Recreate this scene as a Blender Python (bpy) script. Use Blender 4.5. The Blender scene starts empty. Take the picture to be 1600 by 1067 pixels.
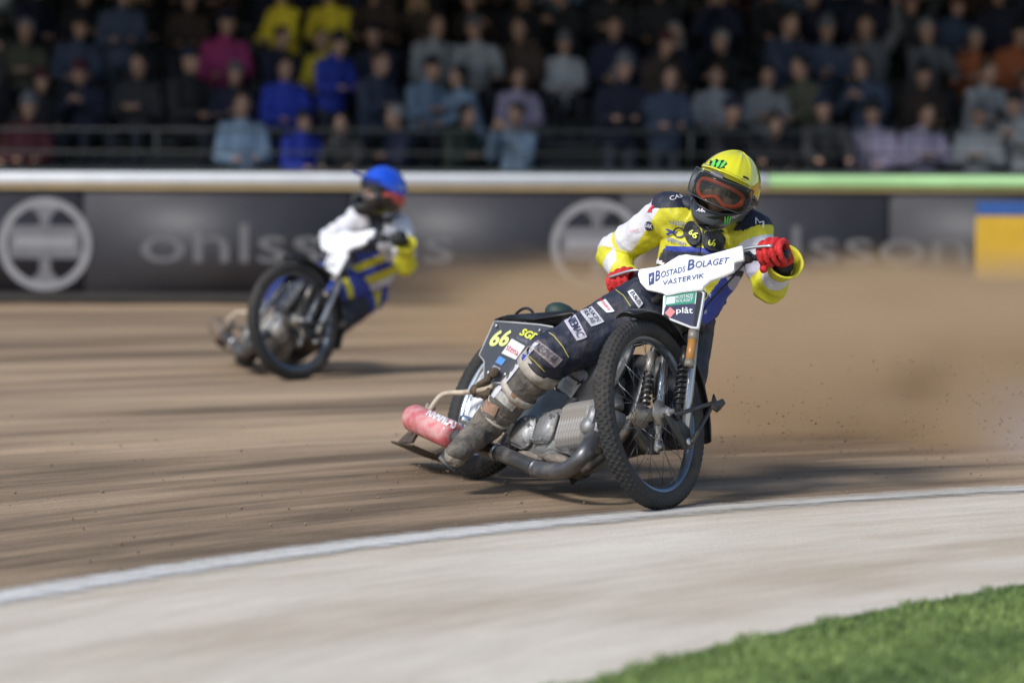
import bpy, bmesh, math, random
import numpy as np
from mathutils import Vector as V, Matrix, noise
from mathutils.bvhtree import BVHTree
random.seed(7); rng = np.random.default_rng(7)
S = bpy.context.scene; COL = S.collection
PI = math.pi; R = math.radians

# ------------------------------------------------------------ camera, light, exposure
F_PX = 4600.0; CAM_H = 1.22
cd = bpy.data.cameras.new('camera'); cam = bpy.data.objects.new('camera', cd); COL.objects.link(cam)
cd.sensor_width = 36; cd.lens = F_PX / 1600 * 36; cd.clip_end = 2000
cam.location = (0, 0, CAM_H)
pitch = math.atan((533.5 - 272) / F_PX)
cam.matrix_world = Matrix.Translation((0, 0, CAM_H)) @ Matrix.Rotation(PI/2 - pitch, 4, 'X') @ Matrix.Rotation(R(0.22), 4, 'Z')
S.camera = cam
cd.dof.use_dof = True; cd.dof.focus_distance = 11.05; cd.dof.aperture_fstop = 1.5
CM = Matrix.Translation((0, 0, CAM_H)) @ Matrix.Rotation(PI/2 - pitch, 4, 'X') @ Matrix.Rotation(R(0.22), 4, 'Z')
SUN_DIR = V((-0.50, -0.52, 0.66)).normalized()          # towards the floodlights
w = bpy.data.worlds.new('World'); S.world = w; w.use_nodes = True
nt = w.node_tree; bg = nt.nodes['Background']; sky = nt.nodes.new('ShaderNodeTexSky')
sky.sky_type = 'NISHITA'; sky.sun_disc = False
sky.sun_elevation = math.asin(SUN_DIR.z); sky.sun_rotation = math.atan2(SUN_DIR.x, SUN_DIR.y)
nt.links.new(sky.outputs[0], bg.inputs[0]); bg.inputs[1].default_value = 0.13
sl = bpy.data.lights.new('floodlight_sun', 'SUN'); sl.energy = 3.1; sl.angle = R(12.0); sl.color = (1, .965, .92)
so = bpy.data.objects.new('floodlight_sun', sl); COL.objects.link(so); so.rotation_euler = (-SUN_DIR).to_track_quat('-Z', 'Y').to_euler()
S.view_settings.view_transform = 'Standard'; S.view_settings.look = 'None'
S.view_settings.exposure = 0.12; S.view_settings.gamma = 1; S.view_settings.use_curve_mapping = False
S.render.engine = 'CYCLES'
try:
    S.cycles.use_denoising = True; S.cycles.volume_step_rate = 3.0; S.cycles.volume_bounces = 1; S.cycles.max_bounces = 8; S.cycles.transparent_max_bounces = 12
except Exception: pass

def ray(px, py):
    d = V(((px - 800) / F_PX, (533.5 - py) / F_PX, -1.0))
    return (CM.to_3x3() @ d).normalized()
CO = V((0, 0, CAM_H))
def P(px, py, Y):                      # the place seen at a pixel of the photograph at depth Y
    d = ray(px, py); return CO + d * (Y / d.y)
def onplane(px, py, pt, n):
    d = ray(px, py); return CO + d * ((V(pt) - CO).dot(n) / d.dot(n))

# ------------------------------------------------------------ materials
def lin(c):
    if isinstance(c, str):
        c = [int(c[i:i+2], 16) / 255 for i in (0, 2, 4)]
        c = [x / 12.92 if x <= .04045 else ((x + .055) / 1.055) ** 2.4 for x in c]
    return (c[0], c[1], c[2], 1)
MATS = {}
def mat(name, col, rough=.6, metal=0, var=.12, vscale=8, bump=0, bscale=60, dirt=0, dcol=(.16, .115, .075), coat=0, objcol=False, trans=0, dscale=5, sheen=0, alpha=1):
    if name in MATS: return MATS[name]
    m = bpy.data.materials.new(name); m.use_nodes = True; t = m.node_tree; b = t.nodes['Principled BSDF']; N = t.nodes.new; L = t.links.new
    tc = N('ShaderNodeTexCoord'); base = lin(col)
    n1 = N('ShaderNodeTexNoise'); n1.inputs['Scale'].default_value = vscale; n1.inputs['Detail'].default_value = 6; L(tc.outputs['Object'], n1.inputs['Vector'])
    mr = N('ShaderNodeMapRange'); mr.inputs[1].default_value = .25; mr.inputs[2].default_value = .75; mr.inputs[3].default_value = 1 - var; mr.inputs[4].default_value = 1 + var
    L(n1.outputs[0], mr.inputs[0])
    hs = N('ShaderNodeVectorMath'); hs.operation = 'SCALE'; L(mr.outputs[0], hs.inputs['Scale'])
    if objcol:
        oi = N('ShaderNodeObjectInfo'); L(oi.outputs['Color'], hs.inputs[0])
    else: hs.inputs[0].default_value = base[:3]
    out = hs.outputs[0]
    if dirt:
        n2 = N('ShaderNodeTexNoise'); n2.inputs['Scale'].default_value = dscale; n2.inputs['Detail'].default_value = 9; n2.inputs['Roughness'].default_value = .7; L(tc.outputs['Object'], n2.inputs['Vector'])
        r2 = N('ShaderNodeMapRange'); r2.inputs[1].default_value = .62 - .3 * dirt; r2.inputs[2].default_value = .82 - .3 * dirt; L(n2.outputs[0], r2.inputs[0])
        mx = N('ShaderNodeMix'); mx.data_type = 'RGBA'; L(r2.outputs[0], mx.inputs[0]); L(out, mx.inputs[6]); mx.inputs[7].default_value = lin(dcol); out = mx.outputs[2]
        rr = N('ShaderNodeMapRange'); rr.inputs[3].default_value = rough; rr.inputs[4].default_value = .9; L(r2.outputs[0], rr.inputs[0]); L(rr.outputs[0], b.inputs['Roughness'])
        if metal:
            rm = N('ShaderNodeMapRange'); rm.inputs[3].default_value = metal; rm.inputs[4].default_value = 0; L(r2.outputs[0], rm.inputs[0]); L(rm.outputs[0], b.inputs['Metallic'])
    else:
        b.inputs['Roughness'].default_value = rough; b.inputs['Metallic'].default_value = metal
    L(out, b.inputs['Base Color'])
    if bump:
        n3 = N('ShaderNodeTexNoise'); n3.inputs['Scale'].default_value = bscale; n3.inputs['Detail'].default_value = 5; L(tc.outputs['Object'], n3.inputs['Vector'])
        bp = N('ShaderNodeBump'); bp.inputs['Strength'].default_value = bump; bp.inputs['Distance'].default_value = .01; L(n3.outputs[0], bp.inputs['Height']); L(bp.outputs[0], b.inputs['Normal'])
    if coat: b.inputs['Coat Weight'].default_value = coat
    if trans: b.inputs['Transmission Weight'].default_value = trans
    if alpha < 1: b.inputs['Alpha'].default_value = alpha
    if sheen: b.inputs['Sheen Weight'].default_value = sheen
    MATS[name] = m; return m

def polar_ground(name, c1, c2, c3, scale_r=2.2, rough=.95, bump=.5, fine=(.75, 1.25), amp=1.0, wet=0):
    """earth dragged into bands along the bend: colour follows the distance from the centre of the bend"""
    m = bpy.data.materials.new(name); m.use_nodes = True; t = m.node_tree; b = t.nodes['Principled BSDF']; N = t.nodes.new; L = t.links.new
    g = N('ShaderNodeNewGeometry'); sub = N('ShaderNodeVectorMath'); sub.operation = 'SUBTRACT'; L(g.outputs['Position'], sub.inputs[0]); sub.inputs[1].default_value = (BC[0], BC[1], 0)
    ln = N('ShaderNodeVectorMath'); ln.operation = 'LENGTH'; L(sub.outputs[0], ln.inputs[0])
    sp = N('ShaderNodeSeparateXYZ'); L(sub.outputs[0], sp.inputs[0]); at = N('ShaderNodeMath'); at.operation = 'ARCTAN2'; L(sp.outputs[1], at.inputs[0]); L(sp.outputs[0], at.inputs[1])
    def band(sr, sa, det, rgh=.6, w=0):
        cb = N('ShaderNodeCombineXYZ'); a = N('ShaderNodeMath'); a.operation = 'MULTIPLY'; L(ln.outputs['Value'], a.inputs[0]); a.inputs[1].default_value = sr
        c = N('ShaderNodeMath'); c.operation = 'MULTIPLY'; L(at.outputs[0], c.inputs[0]); c.inputs[1].default_value = sa; L(a.outputs[0], cb.inputs[0]); L(c.outputs[0], cb.inputs[1]); cb.inputs[2].default_value = w
        n = N('ShaderNodeTexNoise'); n.inputs['Scale'].default_value = 1; n.inputs['Detail'].default_value = det; n.inputs['Roughness'].default_value = rgh; L(cb.outputs[0], n.inputs['Vector']); return n
    nA = band(scale_r * .55, 1.6, 3); nB = band(scale_r * 3.5, 5, 6, .65, 3.1); nC = band(scale_r * 16, 18, 4, .6, 7.7)
    r1 = N('ShaderNodeValToRGB'); r1.color_ramp.elements[0].position = .36; r1.color_ramp.elements[1].position = .66
    r1.color_ramp.elements[0].color = lin(c1); r1.color_ramp.elements[1].color = lin(c2); e = r1.color_ramp.elements.new(.52); e.color = lin(c3)
    ad = N('ShaderNodeMath'); ad.operation = 'MULTIPLY_ADD'; L(nB.outputs[0], ad.inputs[0]); ad.inputs[1].default_value = .6 * amp
    sb = N('ShaderNodeMath'); sb.operation = 'SUBTRACT'; L(nA.outputs[0], sb.inputs[0]); sb.inputs[1].default_value = .3 * amp; L(sb.outputs[0], ad.inputs[2]); L(ad.outputs[0], r1.inputs[0])
    gr = N('ShaderNodeTexNoise'); gr.inputs['Scale'].default_value = 55; gr.inputs['Detail'].default_value = 6; gr.inputs['Roughness'].default_value = .75; L(g.outputs['Position'], gr.inputs['Vector'])
    fs = N('ShaderNodeMath'); fs.operation = 'ADD'; L(gr.outputs[0], fs.inputs[0]); L(nC.outputs[0], fs.inputs[1])
    mr = N('ShaderNodeMapRange'); L(fs.outputs[0], mr.inputs[0]); mr.inputs[1].default_value = .7; mr.inputs[2].default_value = 1.3; mr.inputs[3].default_value = fine[0]; mr.inputs[4].default_value = fine[1]
    sc = N('ShaderNodeVectorMath'); sc.operation = 'SCALE'; L(r1.outputs[0], sc.inputs[0]); L(mr.outputs[0], sc.inputs['Scale']); L(sc.outputs[0], b.inputs['Base Color'])
    b.inputs['Roughness'].default_value = rough
    h = N('ShaderNodeMath'); h.operation = 'MULTIPLY_ADD'; L(nB.outputs[0], h.inputs[0]); h.inputs[1].default_value = 1.6; L(fs.outputs[0], h.inputs[2])
    bp = N('ShaderNodeBump'); bp.inputs['Strength'].default_value = bump; bp.inputs['Distance'].default_value = .02; L(h.outputs[0], bp.inputs['Height']); L(bp.outputs[0], b.inputs['Normal'])
    return m

# ------------------------------------------------------------ object helpers
def tag(o, label=None, cat=None, group=None, kind=None):
    if label: o['label'] = label
    if cat: o['category'] = cat
    if group: o['group'] = group
    if kind: o['kind'] = kind
    return o
def empty(name, mw, label, cat, group=None):
    o = bpy.data.objects.new(name, None); COL.objects.link(o); o.empty_display_size = .1
    o.matrix_world = mw; return tag(o, label, cat, group)
def mesh_data(name, verts, faces, mats=None, midx=None, smooth=True):
    me = bpy.data.meshes.new(name); me.from_pydata([tuple(v) for v in verts], [], [tuple(int(i) for i in f) for f in faces])
    if mats is not None:
        for m in (mats if isinstance(mats, (list, tuple)) else [mats]): me.materials.append(m)
    if midx is not None: me.polygons.foreach_set('material_index', np.asarray(midx, dtype=np.int32))
    me.polygons.foreach_set('use_smooth', [smooth] * len(me.polygons)); me.update(); return me
INV = {}
def link(name, me, parent=None, world=False):
    """world=True: the verts are in world space and are moved into the parent's own space"""
    o = bpy.data.objects.new(name, me); COL.objects.link(o)
    if parent is not None:
        o.parent = parent
        if world: me.transform(wm(parent).inverted())
    return o
def wm(o):
    m = o.matrix_basis.copy() if o.parent is None else wm(o.parent) @ o.matrix_basis
    return m
def mk(name, vf, mats, parent=None, world=False, smooth=True, midx=None):
    return link(name, mesh_data(name, vf[0], vf[1], mats, midx, smooth), parent, world)
def join(*parts):
    vs, fs = [], []
    for v, f in parts:
        o = len(vs); vs += [V(x) for x in v]; fs += [tuple(i + o for i in q) for q in f]
    return vs, fs
def frame(d):
    d = V(d).normalized(); a = V((0, 0, 1)) if abs(d.z) < .9 else V((1, 0, 0)); x = d.cross(a).normalized(); return x, d.cross(x).normalized()
def tube(pts, r, seg=12, caps=True, closed=False):
    pts = [V(p) for p in pts]; n = len(pts); rs = r if isinstance(r, (list, tuple)) else [r] * n; vs, fs = [], []
    def tan(i):
        if closed: return (pts[(i+1) % n] - pts[i-1]).normalized()
        a = pts[min(i+1, n-1)] - pts[max(i-1, 0)]; return a.normalized()
    x, y = frame(tan(0))
    for i in range(n):
        t = tan(i); x = (x - t * x.dot(t)).normalized(); y = t.cross(x)
        for k in range(seg):
            a = 2 * PI * k / seg; vs.append(pts[i] + (x * math.cos(a) + y * math.sin(a)) * rs[i])
    for i in range(n if closed else n - 1):
        j = (i + 1) % n
        for k in range(seg): k2 = (k+1) % seg; fs.append((i*seg+k, i*seg+k2, j*seg+k2, j*seg+k))
    if caps and not closed: fs.append(tuple(range(seg))[::-1]); fs.append(tuple(range((n-1)*seg, n*seg)))
    return vs, fs
def smoothpath(pts, n=8):
    pts = [V(p) for p in pts]; out = []
    for i in range(len(pts) - 1):
        p0, p1, p2, p3 = pts[max(i-1, 0)], pts[i], pts[i+1], pts[min(i+2, len(pts)-1)]
        for k in range(n):
            t = k / n; out.append(.5 * ((2*p1) + (p2-p0)*t + (2*p0-5*p1+4*p2-p3)*t*t + (3*p1-p0-3*p2+p3)*t**3))
    out.append(pts[-1]); return out
def ball(c, r, seg=16, sc=(1, 1, 1), ax=None):
    c = V(c); vs, fs = [], []; rings = seg // 2
    X, Y, Z = ax if ax else (V((1,0,0)), V((0,1,0)), V((0,0,1)))
    vs.append(c + Z * r * sc[2])
    for i in range(1, rings):
        th = PI * i / rings
        for k in range(seg):
            a = 2*PI*k/seg; vs.append(c + X*r*sc[0]*math.sin(th)*math.cos(a) + Y*r*sc[1]*math.sin(th)*math.sin(a) + Z*r*sc[2]*math.cos(th))
    vs.append(c - Z * r * sc[2]); last = len(vs) - 1
    for k in range(seg): fs.append((0, 1+k, 1+(k+1) % seg)); fs.append((last, 1+(rings-2)*seg+(k+1) % seg, 1+(rings-2)*seg+k))
    for i in range(rings - 2):
        for k in range(seg): a = 1+i*seg; k2 = (k+1) % seg; fs.append((a+k, a+seg+k, a+seg+k2, a+k2))
    return vs, fs
def capsule(a, b, ra, rb, seg=16):
    a, b = V(a), V(b); n = 5; t = (b - a); L_ = t.length; t = t.normalized(); pts, rs = [], []
    for i in range(n): q = PI/2 * (1 - i/n); pts.append(a - t*ra*math.sin(q)); rs.append(max(ra*math.cos(q), .001))
    for i in range(4): pts.append(a.lerp(b, i/3)); rs.append(ra + (rb-ra)*i/3)
    for i in range(1, n+1): q = PI/2 * i/n; pts.append(b + t*rb*math.sin(q)); rs.append(max(rb*math.cos(q), .001))
    return tube(pts, rs, seg)
def etube(pts, rw, rd, wdir, seg=24):
    """oval column: half width rw along wdir, half depth rd across it, with rounded ends"""
    P_, W_, D_ = [V(p) for p in pts], list(rw), list(rd); t0 = (P_[0]-P_[1]).normalized(); t1 = (P_[-1]-P_[-2]).normalized()
    P_ = [P_[0]+t0*D_[0]*.8, P_[0]+t0*D_[0]*.5] + P_ + [P_[-1]+t1*D_[-1]*.35, P_[-1]+t1*D_[-1]*.55]
    W_ = [W_[0]*.3, W_[0]*.8] + W_ + [W_[-1]*.8, W_[-1]*.3]; D_ = [D_[0]*.3, D_[0]*.8] + D_ + [D_[-1]*.8, D_[-1]*.3]
    vs, fs = [], []; n = len(P_)
    for i in range(n):
        t = (P_[min(i+1, n-1)] - P_[max(i-1, 0)]).normalized(); x = (V(wdir) - t*V(wdir).dot(t)).normalized(); y = t.cross(x)
        for k in range(seg): a = 2*PI*k/seg; vs.append(P_[i] + x*W_[i]*math.cos(a) + y*D_[i]*math.sin(a))
    for i in range(n-1):
        for k in range(seg): k2 = (k+1) % seg; fs.append((i*seg+k, i*seg+k2, (i+1)*seg+k2, (i+1)*seg+k))
    fs.append(tuple(range(seg))[::-1]); fs.append(tuple(range((n-1)*seg, n*seg))); return vs, fs
def box(c, s, ax=None, bev=0):
    X, Y, Z = ax if ax else (V((1,0,0)), V((0,1,0)), V((0,0,1))); c = V(c)
    vs = [c + X*s[0]/2*i + Y*s[1]/2*j + Z*s[2]/2*k for i in (-1, 1) for j in (-1, 1) for k in (-1, 1)]
    fs = [(0,1,3,2), (4,6,7,5), (0,4,5,1), (2,3,7,6), (0,2,6,4), (1,5,7,3)]
    return bevel((vs, fs), bev) if bev else (vs, fs)
def bevel(vf, w, seg=2):
    bm = bmesh.new(); vv = [bm.verts.new(v) for v in vf[0]]
    for f in vf[1]:
        try: bm.faces.new([vv[i] for i in f])
        except ValueError: pass
    bm.normal_update(); ed = [e for e in bm.edges if len(e.link_faces) == 2 and e.calc_face_angle(0) > .5]
    bmesh.ops.bevel(bm, geom=ed, offset=w, segments=seg, affect='EDGES', clamp_overlap=True)
    bm.verts.index_update(); r = [v.co.copy() for v in bm.verts], [[v.index for v in f.verts] for f in bm.faces]; bm.free(); return r
def prism(pts, d, bev=0):
    """pts: 3-D outline, d: thickness vector"""
    n = len(pts); pts = [V(p) for p in pts]; d = V(d); vs = pts + [p + d for p in pts]
    fs = [tuple(range(n)), tuple(range(2*n-1, n-1, -1))] + [(i, i+n, (i+1) % n + n, (i+1) % n) for i in range(n)]
    return bevel((vs, fs), bev) if bev else (vs, fs)
def lathe(prof, c, ax, seg=48, closed=True):
    """prof: (radius, offset along the axle); a ring when closed"""
    c = V(c); ax = V(ax).normalized(); x, y = frame(ax); vs, fs = [], []; m = len(prof)
    for k in range(seg):
        a = 2*PI*k/seg; d = x*math.cos(a) + y*math.sin(a)
        for r, h in prof: vs.append(c + d*r + ax*h)
    for k in range(seg):
        k2 = (k+1) % seg
        for i in range(m if closed else m-1): j = (i+1) % m; fs.append((k*m+i, k*m+j, k2*m+j, k2*m+i))
    return vs, fs
def remesh(vf, voxel, smooth=4, fac=.5):
    me = mesh_data('tmp', vf[0], vf[1]); o = bpy.data.objects.new('tmp', me); COL.objects.link(o)
    bm = bmesh.new(); bm.from_mesh(me); bmesh.ops.recalc_face_normals(bm, faces=bm.faces); bm.to_mesh(me); bm.free()
    m = o.modifiers.new('r', 'REMESH'); m.mode = 'VOXEL'; m.voxel_size = voxel; m.use_smooth_shade = True
    if smooth: s = o.modifiers.new('s', 'SMOOTH'); s.factor = fac; s.iterations = smooth
    dg = bpy.context.evaluated_depsgraph_get(); ev = o.evaluated_get(dg); e = ev.to_mesh()
    n = len(e.vertices); co = np.empty(n*3); e.vertices.foreach_get('co', co); co = co.reshape(-1, 3)
    nr = np.empty(n*3); e.vertices.foreach_get('normal', nr); nr = nr.reshape(-1, 3)
    fs = [tuple(p.vertices) for p in e.polygons]; ev.to_mesh_clear(); bpy.data.objects.remove(o); bpy.data.meshes.remove(me)
    return co, fs, nr
def bvh(*objs):
    vs, fs = [], []
    for o in objs:
        M = wm(o); k = len(vs); vs += [M @ v.co for v in o.data.vertices]; fs += [tuple(i + k for i in p.vertices) for p in o.data.polygons]
    return BVHTree.FromPolygons(vs, fs)
TXT = {}
def text_vf(s, shear=0, bold=.0):
    k = (s, shear, bold)
    if k in TXT: return TXT[k]
    c = bpy.data.curves.new('t', 'FONT'); c.body = s; c.resolution_u = 3; c.shear = shear; c.offset = bold; c.fill_mode = 'FRONT'
    o = bpy.data.objects.new('t', c); COL.objects.link(o); dg = bpy.context.evaluated_depsgraph_get(); me = o.evaluated_get(dg).to_mesh()
    vs = [V((v.co.x, v.co.y, 0)) for v in me.vertices]; fs = [tuple(p.vertices) for p in me.polygons]
    o.evaluated_get(dg).to_mesh_clear(); bpy.data.objects.remove(o); bpy.data.curves.remove(c)
    x0 = min(v.x for v in vs); x1 = max(v.x for v in vs); y0 = min(v.y for v in vs); y1 = max(v.y for v in vs)
    vs = [V(((v.x-x0)/(x1-x0), (v.y-y0)/(y1-y0), 0)) for v in vs]; TXT[k] = (vs, fs); return vs, fs
def grid_vf(nx=8, ny=6, rounded=0.0):
    vs = [V((i/nx, j/ny, 0)) for j in range(ny+1) for i in range(nx+1)]
    if rounded:
        for v in vs:
            a, b = v.x*2-1, v.y*2-1; v.x = .5 + .5*a*math.sqrt(1 - b*b/2*rounded); v.y = .5 + .5*b*math.sqrt(1 - a*a/2*rounded)
    fs = [(j*(nx+1)+i, j*(nx+1)+i+1, (j+1)*(nx+1)+i+1, (j+1)*(nx+1)+i) for j in range(ny) for i in range(nx)]; return vs, fs
def pxpoly(name, pts, tree, m, parent, off=.004, sub=.15):
    x0, x1 = min(a for a, b in pts), max(a for a, b in pts); y0, y1 = min(b for a, b in pts), max(b for a, b in pts)
    return decal(name, poly_vf([((a-x0)/(x1-x0), 1-(b-y0)/(y1-y0)) for a, b in pts]), [(x0, y0), (x1, y0), (x1, y1), (x0, y1)], tree, m, parent, off, sub)
def poly_vf(pts): return [V((a, b, 0)) for a, b in pts], [tuple(range(len(pts)))]
def decal(name, vf, quad, tree, m, parent, off=.003, sub=0, base=None):
    """flat print laid on a surface: quad = corners TL, TR, BR, BL as seen in the photograph"""
    vs, fs = vf
    if sub:
        bm = bmesh.new(); vv = [bm.verts.new(v) for v in vs]
        for f in fs:
            try: bm.faces.new([vv[i] for i in f])
            except ValueError: pass
        bmesh.ops.triangulate(bm, faces=bm.faces)
        for _ in range(4):
            ed = [e for e in bm.edges if e.calc_length() > sub]
            if not ed: break
            bmesh.ops.subdivide_edges(bm, edges=ed, cuts=1); bmesh.ops.triangulate(bm, faces=bm.faces)
        bm.verts.index_update(); vs = [v.co.copy() for v in bm.verts]; fs = [tuple(v.index for v in f.verts) for f in bm.faces]; bm.free()
    TL, TR, BR, BL = [V(q) for q in quad]; out, ok = [], []
    for v in vs:
        p = TL.lerp(TR, v.x).lerp(BL.lerp(BR, v.x), 1 - v.y); d = ray(p.x, p.y); h = tree.ray_cast(CO, d)
        if h[0] is None: out.append(V((0, 0, 0))); ok.append(False); continue
        n = h[1] if h[1].dot(d) < 0 else -h[1]; out.append(h[0] + n*off*.4 - d*off); ok.append(True)
    good = []
    for f in fs:
        if all(ok[i] for i in f):
            q = [out[i] for i in f]
            if max((q[i]-q[i-1]).length for i in range(len(q))) < .12: good.append(f)
    if not good: print('DECAL EMPTY', name, quad); return None
    used = sorted({i for f in good for i in f}); mp = {j: i for i, j in enumerate(used)}
    return mk(name, ([out[i] for i in used], [tuple(mp[i] for i in f) for f in good]), m, parent, True, False)

# ------------------------------------------------------------ the ground
BC = (5.53, 3.94); BR_ = 8.30                      # centre and radius of the inner edge of the bend
GC = (8.25, 1.96); GR = 9.54
M_track = polar_ground('shale_track', (.155, .107, .065), (.47, .335, .212), (.325, .23, .145), 1.3, bump=.6, amp=1.2, fine=(.82, 1.16))
M_apron = polar_ground('pale_apron', (.49, .41, .31), (.69, .625, .53), (.62, .545, .45), 1.1, bump=.4, fine=(.86, 1.1))
M_line = polar_ground('lime_line', (.52, .48, .42), (.88, .87, .85), (.80, .78, .74), 5, bump=.6, fine=(.78, 1.12))
def ring(name, r0, r1, a0, a1, nr, na, z, m, hf=None):
    vs, fs = [], []
    for i in range(nr+1):
        r = r0 + (r1-r0)*(i/nr)**1.0
        for j in range(na+1):
            a = a0 + (a1-a0)*j/na; x = BC[0]+r*math.cos(a); y = BC[1]+r*math.sin(a); vs.append((x, y, z + (hf(r, a) if hf else 0)))
    for i in range(nr):
        for j in range(na): k = i*(na+1)+j; fs.append((k, k+na+1, k+na+2, k+1))
    return tag(mk(name, (vs, fs), m), kind='structure')
tag(mk('ground', ([(-400,-300,-.08),(400,-300,-.08),(400,900,-.08),(-400,900,-.08)], [(0,1,2,3)]), M_track), kind='structure')
def ruts(r, a):
    return max(-.03, .013*noise.noise(V((r*2.2, a*1.3, 0))) + .006*noise.noise(V((r*9, a*4, 2))) - .004) if r > 8.6 else -.004*(r-8.3)/.3
ring('track_surface', 8.27, 36, R(15), R(195), 420, 220, 0, M_track, ruts)
apron = ring('apron', .01, 8.28, 0, 2*PI, 8, 120, -.002, M_apron)
vs, fs = [], []
NL = 700
for j in range(NL):
    a = R(15) + R(180)*j/(NL-1)
    for r in (8.10, 8.285, 8.47): vs.append((BC[0]+r*math.cos(a), BC[1]+r*math.sin(a), .006))
for j in range(NL-1):
    for k in range(2): q = j*3+k; fs.append((q, q+1, q+4, q+3))
t_ = M_line.node_tree; N_ = t_.nodes.new; L_ = t_.links.new                     # lime powder thins out unevenly to both sides
g_ = N_('ShaderNodeNewGeometry'); sb_ = N_('ShaderNodeVectorMath'); sb_.operation = 'DISTANCE'; L_(g_.outputs['Position'], sb_.inputs[0]); sb_.inputs[1].default_value = (BC[0], BC[1], .006)
df_ = N_('ShaderNodeMath'); df_.operation = 'SUBTRACT'; L_(sb_.outputs['Value'], df_.inputs[0]); df_.inputs[1].default_value = 8.285
ab_ = N_('ShaderNodeMath'); ab_.operation = 'ABSOLUTE'; L_(df_.outputs[0], ab_.inputs[0])
n1_ = N_('ShaderNodeTexNoise'); n1_.inputs['Scale'].default_value = 9; n1_.inputs['Detail'].default_value = 9; n1_.inputs['Roughness'].default_value = .75; L_(g_.outputs['Position'], n1_.inputs['Vector'])
ad_ = N_('ShaderNodeMath'); ad_.operation = 'MULTIPLY_ADD'; L_(n1_.outputs[0], ad_.inputs[0]); ad_.inputs[1].default_value = .16; L_(ab_.outputs[0], ad_.inputs[2])
mr_ = N_('ShaderNodeMapRange'); mr_.interpolation_type = 'SMOOTHSTEP'; mr_.inputs[1].default_value = .235; mr_.inputs[2].default_value = .085; L_(ad_.outputs[0], mr_.inputs[0]); L_(mr_.outputs[0], t_.nodes['Principled BSDF'].inputs['Alpha'])
tag(mk('white_edge_line', (vs, fs), M_line), kind='structure')
M_turf = mat('turf_soil', (.07, .105, .03), .95, var=.35, vscale=14, bump=.6, bscale=80)
vs = [(GC[0], GC[1], .004)]; n = 200
for j in range(n):
    a = 2*PI*j/n; r = GR + .03*noise.noise(V((math.cos(a)*30, math.sin(a)*30, 0))); x = GC[0]+r*math.cos(a); y = GC[1]+r*math.sin(a)
    d = math.hypot(x-BC[0], y-BC[1])
    if d > 7.7: x = BC[0]+(x-BC[0])*7.7/d; y = BC[1]+(y-BC[1])*7.7/d
    vs.append((x, y, .004))
tag(mk('infield', (vs, [(0, 1+j, 1+(j+1) % n) for j in range(n)]), M_turf), kind='structure')
# grass blades
M_grass = bpy.data.materials.new('grass_blades'); M_grass.use_nodes = True
_t = M_grass.node_tree; _b = _t.nodes['Principled BSDF']; _a = _t.nodes.new('ShaderNodeAttribute'); _a.attribute_name = 'tint'; _r = _t.nodes.new('ShaderNodeValToRGB')
_r.color_ramp.elements[0].color = (.085, .15, .035, 1); _r.color_ramp.elements[1].color = (.27, .37, .10, 1); _t.links.new(_a.outputs['Fac'], _r.inputs[0]); _t.links.new(_r.outputs[0], _b.inputs['Base Color']); _b.inputs['Roughness'].default_value = .6
def blades():
    N = 150000; x = rng.uniform(-.4, 3.6, N); y = rng.uniform(6.2, 9.9, N); d = np.hypot(x-GC[0], y-GC[1]); edge = GR + .02*np.sin(x*23) + .015*np.sin(y*41)
    k = (d < edge) & (np.hypot(x-BC[0], y-BC[1]) < 7.7) & (y > x*.9 + 5.6); x, y = x[k], y[k]; N = len(x)
    h = rng.uniform(.007, .019, N) + .012*(rng.random(N) > .985); w_ = rng.uniform(.0016, .0030, N); a = rng.uniform(0, 2*PI, N); lx = rng.normal(0, .009, N); ly = rng.normal(0, .009, N)
    v = np.empty((N, 5, 3)); cx, sy = np.cos(a)*w_, np.sin(a)*w_
    for i, (s, t) in enumerate(((-1, 0), (1, 0), (.8, .55), (-.8, .55), (0, 1))):
        v[:, i, 0] = x + cx*s + lx*t*t*1.3; v[:, i, 1] = y + sy*s + ly*t*t*1.3; v[:, i, 2] = .003 + h*t
    me = bpy.data.meshes.new('grass'); me.vertices.add(N*5); me.vertices.foreach_set('co', v.ravel())
    b = np.arange(N)*5; q = np.stack([b, b+1, b+2, b+3], 1); t3 = np.stack([b+3, b+2, b+4], 1)
    loops = np.concatenate([q, t3], 1).ravel(); me.loops.add(len(loops)); me.loops.foreach_set('vertex_index', loops)
    st = np.stack([np.arange(N)*7, np.arange(N)*7+4], 1).ravel(); me.polygons.add(N*2); me.polygons.foreach_set('loop_start', st)
    me.update(calc_edges=True); at_ = me.attributes.new('tint', 'FLOAT', 'POINT')
    tv = np.clip(.5 + .28*np.sin(np.hypot(x-GC[0], y-GC[1])*9) + rng.normal(0, .24, N) + .22*np.sin(x*5.1+y*2.3)*np.sin(y*4.4-x), 0, 1); at_.data.foreach_set('value', np.repeat(tv, 5))
    me.materials.append(M_grass); return me
tag(link('grass', blades()), 'short mown bright green grass of the infield at lower right', 'grass', kind='stuff')
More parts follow.
